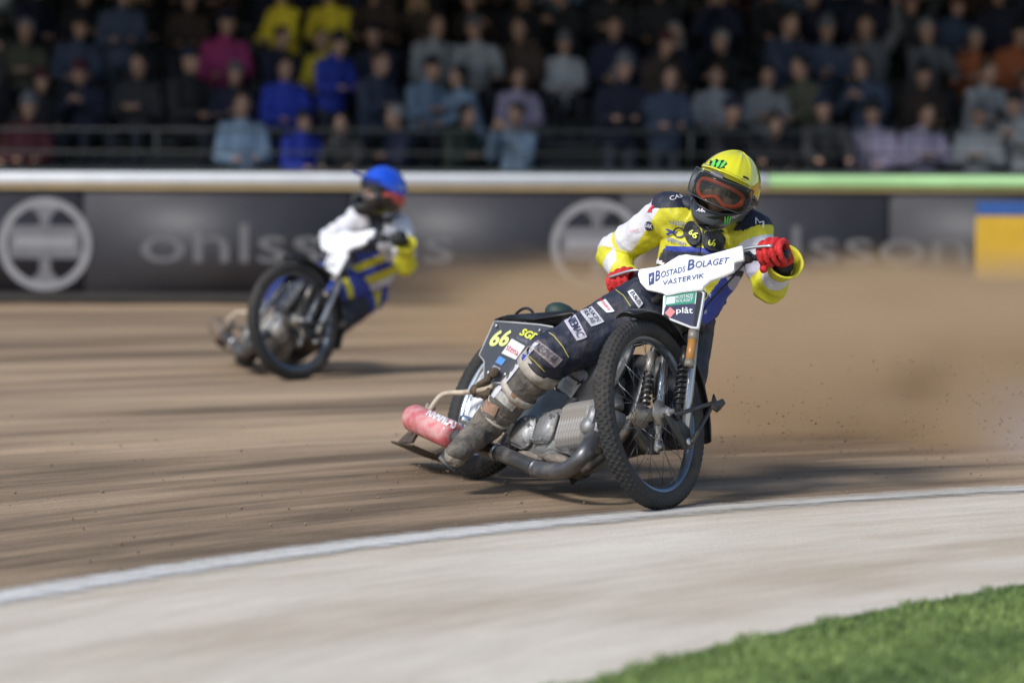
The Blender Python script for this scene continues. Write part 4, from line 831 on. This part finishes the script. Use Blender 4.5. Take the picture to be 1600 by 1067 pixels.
def rider(label, J, paint, voxel, base, amp):
    o = empty('rider', Matrix.Translation(base), label, 'person')
    sw = (J['shL'] - J['shR']).normalized(); hw = (J['hipL'] - J['hipR']).normalized()
    parts = [etube([J['pelvis'], J['waist'].lerp(J['pelvis'], .5), J['waist'], J['chest'], J['neck']+(J['chest']-J['neck']).normalized()*.05], [.165, .158, .155, .185, .12], [.125, .122, .118, .138, .085], sw, 28),
             capsule(J['neck']+(J['chest']-J['neck'])*.3, J['head'], .062, .058), ball(J['head'], .098, 20, (.85, .95, 1.1))]
    bones = [('torso', J['pelvis'], J['neck']), ('head', J['neck'], J['head'])]
    for s in 'RL':
        parts += [capsule(J['sh'+s], J['chest'], .085, .10), capsule(J['sh'+s], J['el'+s], .078, .064), capsule(J['el'+s], J['el'+s].lerp(J['wr'+s], .85), .064, .038),
                  capsule(J['hip'+s], J['kn'+s], .120, .090), capsule(J['kn'+s], J['an'+s], .084, .058), ball(J['kn'+s], .092), capsule(J['an'+s], J['toe'+s], .050, .040), ball(J['hip'+s], .12)]
        bones += [('upper'+s, J['sh'+s], J['el'+s]), ('fore'+s, J['el'+s], J['wr'+s]), ('thigh'+s, J['hip'+s], J['kn'+s]), ('shin'+s, J['kn'+s], J['an'+s])]
    co, fs, nr = remesh(join(*parts), voxel, 6)
    bb = [(a, b, (b-a).normalized()) for _, a, b in bones]; co = folds(co, nr, bb, amp)
    mi = []
    B = [(n, a, b, (b-a).length_squared) for n, a, b in bones]
    for f in fs:
        p = V(np.mean(co[list(f)], 0)); best = 9
        for n, a, b, l2 in B:
            q = (p-a).dot(b-a)/l2; qc = max(0, min(1, q)); d = (p - a.lerp(b, qc)).length
            if d < best: best, bn, bt = d, n, qc
        mi.append(paint(p, bn, bt))
    body = mk('body', (co, fs), PAL, o, True, True, mi)
    return o, body
def cuff(o, el, wr, m_out, m_in, r0=.058, r1=.082, ln=.10, flare=1):
    t = (wr-el).normalized(); a = wr - t*ln*.9; n = 10; pts = [a + t*ln*i/n for i in range(n+1)]; rs = [r0 + (r1-r0)*(i/n)**1.6 for i in range(n+1)]
    vs, fs = tube(pts, rs, 28, caps=False); vs = [v + (v - a).normalized()*.004*noise.noise(v*30) for v in vs]
    c = mk('cuff', (vs, fs), m_out, o, True); s = c.modifiers.new('solid', 'SOLIDIFY'); s.thickness = .005; s.offset = -1
    mk('cuff_edge', tube(vs[-28:], .0045, 6, closed=True), m_in, c, True)
    return c
def boot(name, kn, an, toe, m, parent, sole):
    t = (toe-an).normalized(); dn = (an-kn).normalized(); dn = (dn - t*dn.dot(t)).normalized()
    parts = [capsule(kn.lerp(an, .55), an, .066, .058), capsule(an+dn*.035, toe+dn*.02, .052, .044), capsule(an-t*.035+dn*.04, an+dn*.045, .045, .045), ball(toe+dn*.02, .046)]
    co, fs, nr = remesh(join(*parts), .008, 3); co = co + nr*np.array([.005*noise.noise(V(c)*32)+.003*noise.noise(V(c)*90) for c in co])[:, None]
    b = mk(name, (co, fs), m, parent, True)
    sd = t.cross(dn).normalized(); q = [an - t*.085 + dn*.078, an - t*.03 + dn*.088, toe + dn*.060, toe + t*.045 + dn*.045]
    mk('sole', prism([x + sd*.043 for x in q] + [x - sd*.043 for x in q[::-1]], dn*.012, .004), sole, b, True)
    for i, r in enumerate((.25, .6)):
        p = kn.lerp(an, .62+.3*r); x, y = frame(an-kn); mk('buckle_strap', tube([p + (x*math.cos(a)+y*math.sin(a))*.062 for a in np.linspace(0, 2*PI, 28, endpoint=False)], .0075, 6, closed=True), M_strap, b, True)
    return b

# near rider: joints found from where they stand in the photograph
gR = NW @ V((-.124, -.335, .712)); gL = NW @ V((-.124, .335, .712)); gaxis = V([NW[i][1] for i in range(3)]); sfw = V([NW[i][0] for i in range(3)]); sup = V([NW[i][2] for i in range(3)])
J = dict(head=P(1134, 292, 11.30), neck=P(1122, 340, 11.40), chest=P(1105, 385, 11.46), waist=P(1080, 445, 11.46), pelvis=P(1046, 486, 11.42),
         shR=P(1047, 335, 11.47), shL=P(1172, 362, 11.34), elR=P(957, 396, 11.66), elL=P(1203, 446, 11.26),
         hipR=P(1004, 484, 11.26), hipL=P(1068, 500, 11.50), knR=NM @ nl(862, 556, -.23), knL=P(1058, 664, 11.30), anR=NM @ nl(750, 672, -.25), anL=P(950, 698, 11.55), toeR=P(716, 708, 11.1), toeL=P(912, 730, 11.36))
J['anR'] = NM @ nl(752, 672, -.25); J['toeR'] = P(716, 707, 11.14)
J['wrR'] = gR - sfw*.062 + sup*.030; J['wrL'] = gL - sfw*.062 + sup*.004 + gaxis*.01
print('LEN', {k: round((J[a]-J[b]).length, 3) for k, a, b in (('thR','hipR','knR'), ('shR','knR','anR'), ('thL','hipL','knL'), ('shL','knL','anL'), ('uaR','shR','elR'), ('faR','elR','wrR'), ('uaL','shL','elL'), ('faL','elL','wrL'), ('tor','pelvis','neck'), ('ftR','anR','toeR'), ('ftL','anL','toeL'))}, [round(x, 2) for k in ('hipR', 'knR', 'anR', 'toeR') for x in J[k]], seen_at(J['wrL']), seen_at(J['wrR']))
WHT_R = [(1020, 312), (1036, 330), (1030, 352), (1012, 362), (1000, 385), (975, 372), (990, 345), (1003, 325)]
ARMSTR = [(985, 345), (1005, 352), (1020, 362), (1012, 374), (990, 368), (975, 376), (967, 366)]
def paint_near(p, bn, t):
    x, y = seen_at(p)
    if bn == 'head': return 6
    if bn == 'torso':
        if (x < 1085 and y < 322 + (1060-x)*.1) or (x > 1150 and y < 352 + (x-1160)*.4): return 2
        if (x < 1085 and y < 329 + (1060-x)*.1) or (x > 1150 and y < 360 + (x-1160)*.4): return 5
        if x > 1060 and abs((y-430) + (x-1120)*1.35) < 14 and y > 405: return 0
        if x > 1060 and (y-430) + (x-1120)*1.35 >= 14 and y > 400: return 3
        lim = 384 + (x-1050)*.06
        if y > 440: return 2
        if y > lim+8: return 2 if x < 1140 else 0
        if y > lim: return 3
        return 0
    if bn == 'upperR':
        if t < .04 and y < 325: return 2
        if x + y*.62 < 1232 and not (.74 < t < .80): return 1
        if .80 < t < .86: return 3
        return 0
    if bn == 'foreR': return 6 if t > .8 else (1 if .25 < t < .5 and x < 962 else 0)
    if bn == 'upperL':
        if t < .06 and y < 360: return 2
        if t < .22: return 0
        if t < .50: return 1
        if t < .56: return 2
        if t < .80: return 5 if x < 1190 else 0
        return 0
    if bn == 'foreL' and t > .8: return 6
    if bn == 'foreL': return 1 if .35 < t < .8 and p.z > 0 and (x-1215) < 18 else 0
    if bn.startswith('thigh'):
        if t > .90: return 2
        return 2
    if bn.startswith('shin'):
        if bn == 'shinL': return 4 if t > .12 else 2
        return 2 if t < .22 else 4
    return 2
person1, body1 = rider('rider in yellow helmet and yellow and white leathers leaning over the front motorcycle', J, paint_near, .0052, (1.0, 11.6, 0), .0068)
tb = bvh(body1)
# shin stripes, suit piping
uh = V((.36, -.10, .93)).normalized(); fh = V((-.40, -.88, -.34))
M_hy = mat('helmet_yellow', (.70, .67, .012), .16, var=.03, coat=1.0); M_hb = mat('helmet_black', (.008, .009, .011), .12, var=.05, coat=1.0); M_hp = mat('helmet_plum', (.09, .02, .05), .2, var=.1, coat=.6); M_hg = mat('helmet_grey', (.06, .068, .078), .35, var=.1); M_hw = mat('helmet_white', (.75, .76, .78), .2, coat=.6)
M_orange = mat('goggle_orange', (.80, .085, .008), .35, var=.05)
hc = P(1135, 297, 11.29)
hel, hpt, hf_, hs_, hu_ = helmet(hc, fh, uh, person1, dict(mats=[M_hy, M_hb, M_hp, M_hg, M_hw], gog=M_orange, gog2=M_blk, lip=True, white_side=True))
# dark tinted shield standing off in front of the goggles
vs, fs = [], []; na_, ne_ = 26, 9
for j in range(ne_+1):
    for i in range(na_+1):
        az = -1.02 + 1.98*i/na_; el = -.33 + .60*j/ne_; d = hf_*math.cos(el)*math.cos(az)*1.0 + hs_*math.cos(el)*math.sin(az)*.88 + hu_*math.sin(el); vs.append(hc + d*.170)
for j in range(ne_):
    for i in range(na_): q = j*(na_+1)+i; fs.append((q, q+1, q+na_+2, q+na_+1))
vis = mk('visor', (vs, fs), M_visor, hel, True); so = vis.modifiers.new('solid', 'SOLIDIFY'); so.thickness = .002
mk('visor_edge', tube([vs[i] for i in list(range(na_+1)) + [na_+(na_+1)*j for j in range(1, ne_+1)] + [ne_*(na_+1)+i for i in range(na_-1, -1, -1)] + [(na_+1)*j for j in range(ne_-1, 0, -1)]], .0022, 6, closed=True), M_hg, vis, True)
for az in (.5, -.2): pass
for az, el in ((-.62, .56), (.62, .56)):
    n = hpt(az, el, .01)-hpt(az, el, 0); mk('helmet_vent', prism([hpt(az-.12, el-.02, .0), hpt(az+.12, el-.02, .0), hpt(az+.10, el+.035, .0), hpt(az-.10, el+.035, .0)], n*.35, .001), M_hb, hel, True, False)
# peak
vs, fs = [], []; n = 20
for i in range(n+1):
    az = -.85 + 1.7*i/n; e0 = .36; b0 = hpt(az, e0+.10, .004); b1 = hpt(az, e0+.01, .006+.028*math.cos(az*1.6)**2); vs += [b0, b1]
for i in range(n): fs.append((2*i, 2*i+2, 2*i+3, 2*i+1))
pk = mk('helmet_peak', (vs, fs), M_hy, hel, True); so = pk.modifiers.new('solid', 'SOLIDIFY'); so.thickness = .004
th = bvh(hel)
decal('claw_mark', poly_vf([(0, .1), (.1, .5), (.05, .8), (.3, .7), (.35, 1), (.55, .85), (.8, .95), (.78, .7), (1, .6), (.85, .4), (.9, .15), (.6, .2), (.4, 0), (.3, .2)]), [(1108, 247), (1138, 250), (1135, 266), (1106, 264)], th, T_blk, hel, .002, sub=.15)
decal('claw_mark', claw(), [(1112, 249), (1136, 252), (1130, 263), (1110, 262)], th, T_lgrn, hel, .004)
decal('claw_mark', claw(), [(1130, 339), (1143, 337), (1140, 350), (1131, 352)], th, T_lgrn, hel, .004)
decal('lettering', TX('MONSTER', .2), [(1144, 338), (1161, 330), (1161, 334), (1144, 342.5)], th, T_wht, hel, .004)
decal('lettering', TX('ARAI', .2, .01), [(1090, 325), (1106, 328), (1104, 333), (1088, 330)], th, T_wht, hel, .004)
decal('sticker_orange', poly_vf([(0, 0), (.5, .75), (1, 1), (.85, .3)]), [(1164, 292), (1187, 284), (1186, 308), (1164, 316)], th, T_org, hel, .003, sub=.2)
decal('sticker_grey', G, [(1112, 266), (1131, 274), (1129, 279), (1110, 270)], th, T_gry, hel, .003)
# gloves, cuffs
g1 = fist(J['wrR'], gR, gaxis, sup*.85 + sfw*.35, 1, M_glove, person1, sc=1.2)
g2 = fist(J['wrL'], gL, -gaxis, sup*.85 + sfw*.35, -1, M_glove, person1, sc=1.25)
cuff(person1, J['elR'], J['wrR'], J_yel, J_blu, .055, .066, .075); cuff(person1, J['elL'], J['wrL'], J_yel, J_yel, .052, .068, .075)
boot('boot', J['knR'], J['anR'], J['toeR'], M_boot, person1, M_sole); boot('steel_shoe_boot', J['knL'], J['anL'], J['toeL'], M_boot, person1, M_sole)
# knee and shin straps
def band(name, a, b, q, r, w_, m, parent):
    p = a.lerp(b, q); t = (b-a).normalized(); x, y = frame(t); vs, fs = [], []; n = 36
    for i in range(n):
        d = x*math.cos(2*PI*i/n) + y*math.sin(2*PI*i/n); h = tb.ray_cast(p + d*.25, -d); rr = .25 - h[3] if h[0] else r
        for s_ in (-1, 1): vs.append(p + d*(rr+.005) + t*w_/2*s_)
    for i in range(n): j = (i+1) % n; fs.append((2*i, 2*j, 2*j+1, 2*i+1))
    o = mk(name, (vs, fs), m, parent, True); s = o.modifiers.new('solid', 'SOLIDIFY'); s.thickness = .004; return o
M_strap = mat('strap_dirty_white', (.46, .42, .36), .85, var=.3, vscale=25, dirt=.4)
band('knee_strap', J['knR'], J['anR'], .16, .09, .055, M_strap, person1); band('shin_strap', J['knR'], J['anR'], .47, .07, .03, M_strap, person1); band('shin_strap', J['knL'], J['anL'], .38, .07, .035, M_strap, person1)
# prints and patches on the leathers
T_lav = mat('ink_lavender', (.22, .24, .40), .5)
def pch(quad, text, tm, pm=None, sub=.2, sh=0, bold=0, inset=.12, lines=1):
    if pm: decal('patch', grid_vf(7, 4, .12), quad, tb, pm, person1, .004)
    TL, TR, BR, BL = [V(q) for q in quad]
    if text:
        ts = text if isinstance(text, list) else [text]; n = len(ts)
        for i, t in enumerate(ts):
            y0 = inset + (1-2*inset)*i/n; y1 = inset + (1-2*inset)*(i+.86)/n
            q = lambda u_, v_: tuple((TL.lerp(TR, u_)).lerp(BL.lerp(BR, u_), v_))
            decal('lettering', TX(t, sh, bold), [q(inset, y0), q(1-inset, y0), q(1-inset, y1), q(inset, y1)], tb, tm, person1, .007, sub=sub)
pch([(935, 453), (961, 487), (948, 489), (921, 462)], 'Sponsvära', T_red, T_wht)
pch([(917, 469), (945, 503), (924, 511), (899, 477)], ['MASKIN', 'VERK AB'], T_nav, mat('patch_grey', (.55, .55, .60), .6))
pch([(896, 485), (918, 527), (901, 533), (878, 496)], 'NIEMAC', T_nav, mat('patch_lilac', (.50, .48, .56), .6), bold=.01)
pch([(841, 531), (880, 562), (867, 575), (827, 541)], 'NEON AB', T_nav, mat('patch_taupe', (.24, .20, .20), .6))
pch([(989, 452), (1005, 474), (998, 482), (980, 456)], 'B&B', T_nav, T_wht)
pch([(1046, 342), (1072, 346), (1070, 355), (1045, 352)], 'VÄSTER', T_lav, None, inset=0, bold=.03); pch([(1043, 370), (1073, 379), (1070, 386), (1041, 377)], 'SPEEDWAY', T_lav, None, inset=0, bold=.03)
decal('emblem', (lambda n: ([V((.5+.5*math.cos(2*PI*i/n), .5+.5*math.sin(2*PI*i/n), 0)) for i in range(n)] + [V((.5+.36*math.cos(2*PI*i/n), .5+.36*math.sin(2*PI*i/n), 0)) for i in range(n)], [(i, (i+1) % n, n+(i+1) % n, n+i) for i in range(n)]))(24), [(1052, 354), (1071, 356), (1070, 373), (1051, 371)], tb, T_nav, person1, .005)
decal('emblem', poly_vf([(0, .3), (.4, .55), (0, .8), (.1, 1), (.6, .75), (1, .5), (.55, .4), (.15, .05)]), [(1040, 357), (1060, 359), (1060, 369), (1040, 368)], tb, J_blu, person1, .005)
decal('emblem', (lambda n: ([V((.5+.5*math.cos(2*PI*i/n), .5+.5*math.sin(2*PI*i/n), 0)) for i in range(n)], [tuple(range(n))]))(20), [(1008, 345), (1021, 347), (1020, 362), (1007, 360)], tb, T_nav, person1, .005, sub=.25)
pch([(1009, 349), (1020, 351), (1019, 358), (1008, 356)], 'EAK', T_wht, None, inset=0)
decal('emblem', poly_vf([(0, .2), (.35, .7), (.7, 1), (1, .8), (.6, .5), (.75, .1), (.4, .25)]), [(1013, 322), (1023, 320), (1021, 333), (1010, 335)], tb, T_red, person1, .005, sub=.3)
pch([(987, 358), (997, 357), (996, 362), (985, 364)], 'red', T_red, None, inset=0)
pch([(1046, 308), (1072, 301), (1073, 308), (1048, 315)], 'CAST', T_wht, None, inset=0)
pch([(1099, 449), (1112, 459), (1109, 466), (1096, 455)], 'rfrog', T_wht, None, inset=0)
pch([(1090, 489), (1104, 484), (1103, 490), (1089, 497)], 'AT8', T_wht, None, inset=0)
pch([(1180, 340), (1194, 347), (1192, 358), (1180, 352)], 'M', T_wht, None, inset=0)
pxpoly('side_stripe', [(836, 535), (842, 537), (817, 566), (800, 588), (772, 622), (768, 618), (792, 586), (808, 563)], tb, mat('stripe_white', (.55, .56, .62), .6, dirt=.3), person1, .005, .1)
pxpoly('side_stripe', [(822, 548), (828, 551), (814, 566), (806, 566)], tb, J_blu, person1, .007, .1)
pxpoly('trouser_badge', [(905, 477), (911, 472), (917, 468), (915, 473), (907, 480)], tb, T_yel, person1, .005, .2); pxpoly('trouser_badge', [(890, 489), (896, 483), (898, 486), (893, 491)], tb, T_yel, person1, .005, .2)
M_mudw = mat('patch_muddy_white', (.40, .39, .37), .85, var=.4, vscale=30, dirt=.5, dcol=(.2, .165, .13), dscale=25); M_mudo = mat('patch_muddy_orange', (.30, .17, .11), .85, var=.4, vscale=30, dirt=.5, dcol=(.2, .165, .13), dscale=25)
decal('shin_patch', G, [(776, 604), (808, 632), (800, 643), (768, 616)], tb, M_mudw, person1, .004); decal('shin_patch', G, [(760, 624), (780, 636), (772, 652), (752, 640)], tb, M_mudo, person1, .004); decal('shin_patch', G, [(800, 612), (822, 626), (812, 640), (794, 626)], tb, M_mudo, person1, .004)
pxpoly('zip', [(1099, 350), (1101, 350), (1096, 378), (1092, 401), (1090, 401), (1094, 378)], tb, T_nav, person1, .005, .1)
M_stitch = mat('stitch_yellow', (.40, .36, .08), .6)
for q in ([(858, 519), (866, 524), (880, 541), (889, 558), (887.6, 558.6), (878.6, 542), (865, 525.4), (858, 520.6)], [(822, 552), (836, 563), (852, 580), (850.6, 581), (835, 564.4), (822, 553.6)], [(962, 452), (975, 462), (986, 478), (984.8, 479), (974, 463), (962, 453.4)]): pxpoly('seam', q, tb, M_stitch, person1, .004, .1)
# neck brace flaps with the number
def flap(cx, cy, rx, ry, rot_, name='collar_flap'):
    n = 26; q = []
    for i in range(n): a = 2*PI*i/n; x = rx*math.cos(a); y = ry*math.sin(a)*(1 if math.sin(a) > 0 else 1); q.append((cx + x*math.cos(rot_)-y*math.sin(rot_), cy + x*math.sin(rot_)+y*math.cos(rot_)))
    xs = [a for a, b in q]; ys = [b for a, b in q]; x0, x1, y0, y1 = min(xs), max(xs), min(ys), max(ys)
    o = decal(name, poly_vf([((a-x0)/(x1-x0), 1-(b-y0)/(y1-y0)) for a, b in q]), [(x0, y0), (x1, y0), (x1, y1), (x0, y1)], tb, M_flap, person1, .008, sub=.15)
    if o: s = o.modifiers.new('solid', 'SOLIDIFY'); s.thickness = .016; s.offset = 0
    return o
M_flap = mat('collar_black', (.022, .024, .03), .6, var=.25, vscale=20, bump=.5, bscale=70)
flap(1082, 365, 13, 20, -.25); flap(1115, 377, 18, 17, .15)
decal('lettering', TX('66', .1, .02), [(1079, 357), (1093, 366), (1087, 376), (1076, 366)], tb, T_yel, person1, .022); decal('lettering', TX('66', .1, .02), [(1106, 375), (1120, 374), (1120, 383), (1107, 385)], tb, T_yel, person1, .022)
nc = J['neck'].lerp(J['head'], .25); mk('neck_collar', tube([nc + (hs_*math.cos(a)*1.15 + hf_*math.sin(a)*1.0)*.088 for a in np.linspace(0, 2*PI, 40, endpoint=False)], .026, 12, closed=True), M_flap, person1, True)
for s_, q in (('shR', (-.0, 0)), ('shL', (0, 0))):
    p = J[s_] + V((0, 0, .035)); mk('shoulder_pad', remesh(join(ball(p.lerp(J['neck'], .30) + V((0, .02, .012)), .078, 18, (1.0, .9, .55), (sw_ := (J['shL']-J['shR']).normalized(), V((0, 1, 0)), V((0, 0, 1))))), .008, 2)[:2], J_nav, person1, True)
decal('maple_sign', poly_vf([(.0, .1), (.1, .45), (0, .6), (.2, .6), (.22, 1), (.35, .7), (.5, .62), (.6, .8), (.62, .5), (.85, .6), (.8, .35), (1, .4), (.9, 0), (.45, .15)]), [(1017, 397), (1042, 402), (1041, 416), (1018, 413)], tb, T_wht, person1, .02, sub=.3)
pch([(1020, 406), (1040, 409), (1039, 414), (1019, 412)], 'KINGS', T_red, None, inset=0)

# far rider
FW_ = FM @ FST; fgR = FW_ @ V((-.124, -.335, .712)); fgL = FW_ @ V((-.124, .335, .712)); fax = V([FW_[i][1] for i in range(3)]); ffw = V([FW_[i][0] for i in range(3)]); fup = V([FW_[i][2] for i in range(3)])
K = dict(head=P(597, 302, 17.85), neck=P(595, 337, 17.95), chest=P(590, 366, 18.0), waist=P(582, 410, 18.1), pelvis=P(562, 446, 18.2), shR=P(560, 345, 17.95), shL=P(625, 360, 17.95), elR=P(516, 372, 17.9), elL=P(634, 414, 17.75),
         hipR=P(546, 446, 18.1), hipL=P(576, 455, 18.25), knR=P(456, 480, 17.9), knL=P(508, 515, 17.9), anR=P(396, 532, 18.2), anL=P(455, 556, 18.3), toeR=P(380, 545, 17.9), toeL=P(440, 568, 18.05))
K['wrR'] = fgR - ffw*.062 + fup*.03; K['wrL'] = fgL - ffw*.062 + fup*.01
def paint_far(p, bn, t):
    x, y = seen_at(p)
    if bn == 'head': return 6
    if bn == 'torso':
        if y < 372: return 1 if (x < 575 or x > 600) else 2
        if y < 395: return 2
        return (3, 0, 3, 0, 1)[min(4, int((y-395 + (x-570)*.4)/13) % 5)]
    if bn.startswith('upper'): return 1 if t < .85 or bn == 'upperR' else 0
    if bn == 'foreL': return 0
    if bn == 'foreR': return 1
    if bn.startswith('thigh') and t < .3: return (3, 0, 3)[min(2, int(t*10))]
    if bn.startswith('thigh'): return 2
    return 4 if t > .2 else 2
person2, body2 = rider('rider in blue helmet with white sleeves riding the further motorcycle', K, paint_far, .011, (-.7, 18.0, 0), .008)
M_hblue = mat('helmet_blue', (.008, .075, .62), .18, var=.04, coat=1.0); M_hcor = mat('helmet_coral', (.55, .10, .09), .3)
hc2 = P(598, 300, 17.83)
h2, hp2, f2, s2, u2 = helmet(hc2, V((-.80, -.58, -.10)), V((.16, -.05, 1)), person2, dict(mats=[M_hblue, M_hb, M_hcor, M_hg, M_hw], gog=M_hg, gog2=M_hcor, lip=False, white_side=False), near_=False)
vs, fs = [], []; n = 16
for i in range(n+1):
    az = -.8 + 1.6*i/n; vs += [hp2(az, .50, .004), hp2(az, .40, .004) + (f2*.085 + u2*.028)*math.cos(az*1.5)]
for i in range(n): fs.append((2*i, 2*i+2, 2*i+3, 2*i+1))
pk = mk('helmet_peak', (vs, fs), M_hblue, h2, True); so = pk.modifiers.new('solid', 'SOLIDIFY'); so.thickness = .005
fist(K['wrR'], fgR, fax, fup*.85 + ffw*.35, 1, M_gdark, person2); fist(K['wrL'], fgL, -fax, fup*.85 + ffw*.35, -1, M_gdark, person2)
cuff(person2, K['elR'], K['wrR'], J_wht, J_blu, .052, .062, .07); cuff(person2, K['elL'], K['wrL'], J_yel, J_yel, .052, .062, .07)
boot('boot', K['knR'], K['anR'], K['toeR'], M_boot, person2, M_sole); boot('steel_shoe_boot', K['knL'], K['anL'], K['toeL'], M_boot, person2, M_sole)
nc = K['neck'].lerp(K['head'], .3); mk('neck_scarf', join(tube([nc + (s2*math.cos(a)*1.1 + f2*math.sin(a))*.085 for a in np.linspace(0, 2*PI, 30, endpoint=False)], .032, 10, closed=True)), mat('scarf_blue', (.01, .03, .16), .8, var=.3), person2, True)

# ------------------------------------------------------------ flying shale
def dustmat(name, dens, col, aniso, prof):
    m = bpy.data.materials.new(name); m.use_nodes = True; t = m.node_tree; t.nodes.remove(t.nodes['Principled BSDF']); N = t.nodes.new; L = t.links.new
    out = t.nodes['Material Output']; v = N('ShaderNodeVolumePrincipled'); v.inputs['Color'].default_value = (*col, 1); v.inputs['Anisotropy'].default_value = aniso; L(v.outputs[0], out.inputs['Volume'])
    tc = N('ShaderNodeTexCoord'); sp = N('ShaderNodeSeparateXYZ'); L(tc.outputs['Generated'], sp.inputs[0])
    def sm(src, a, b_):
        r = N('ShaderNodeMapRange'); r.interpolation_type = 'SMOOTHSTEP'; r.inputs[1].default_value = a; r.inputs[2].default_value = b_; L(src, r.inputs[0]); return r.outputs[0]
    def mul(a, b_):
        q = N('ShaderNodeMath'); q.operation = 'MULTIPLY'; L(a, q.inputs[0])
        if isinstance(b_, (int, float)): q.inputs[1].default_value = b_
        else: L(b_, q.inputs[1])
        return q.outputs[0]
    ns1 = N('ShaderNodeTexNoise'); mp = N('ShaderNodeMapping'); mp.inputs['Scale'].default_value = (.55, .8, 1.5); L(tc.outputs['Object'], mp.inputs[0]); L(mp.outputs[0], ns1.inputs['Vector']); ns1.inputs['Scale'].default_value = prof.get('ns', 1.3); ns1.inputs['Detail'].default_value = 6; ns1.inputs['Roughness'].default_value = .55
    # height limit rises away from the wheel and is ragged
    hz = N('ShaderNodeMath'); hz.operation = 'MULTIPLY_ADD'; L(ns1.outputs[0], hz.inputs[0]); hz.inputs[1].default_value = -prof.get('rag', .55); L(sp.outputs[2], hz.inputs[2])
    d = mul(sm(hz.outputs[0], prof['z'][1], prof['z'][0]), sm(sp.outputs[0], *prof['x0'])); d = mul(d, sm(sp.outputs[0], *prof['x1'])); d = mul(d, sm(sp.outputs[1], 0, .25)); d = mul(d, sm(sp.outputs[1], 1, .75)); d = mul(d, sm(sp.outputs[2], .99, .8))
    d = mul(d, sm(ns1.outputs[0], .30, .68)); d = mul(d, dens); L(d, v.inputs['Density']); return m
def dust(name, lo, hi, m, label):
    c = (V(lo)+V(hi))/2; s = V(hi)-V(lo); o = mk(name, box((0, 0, 0), s), m, None, False, False); o.location = c; return tag(o, label, 'dust', kind='stuff')
DC = (.80, .585, .37)
dust('dust_cloud', (.0, 12.6, .012), (4.6, 16.6, 1.05), dustmat('dust_near', 8.0, DC, .1, dict(z=(-.46, .32), x0=(.0, .38), x1=(1.05, .95), ns=1.5, rag=.75)), 'brown shale dust thrown up to the right behind the front motorcycle')
dust('dust_cloud', (-1.6, 18.6, .012), (6.5, 24.5, 1.15), dustmat('dust_far', 4.6, DC, .1, dict(z=(-.46, .20), x0=(.0, .35), x1=(1.05, .95), ns=1.0, rag=.75)), 'brown shale dust hanging in front of the fence behind the further motorcycle')
dust('dust_cloud', (1.72, 11.6, .012), (4.2, 14.2, .48), dustmat('dust_white', 7, (.85, .85, .88), .1, dict(z=(-.3, .5), x0=(.05, .7), x1=(1.05, .95), ns=2.2)), 'pale lime powder puff blowing over the white line at the right edge')
def fy():
    q = random.random()**1.3; b_ = random.choice((.12, .3, .36, .55, .6, .9)) + random.gauss(0, .05); return (-.35 + 2.6*q + random.gauss(0, .06), 12.0 + 1.3*q*b_ + random.gauss(0, .12), max(.01, .04 + .75*b_*q*(1.25-.75*q) + random.gauss(0, .025)))
clods('flying_shale', 1500, fy, 'brown dirt crumbs thrown up by the front rear wheel', .0015, .008)
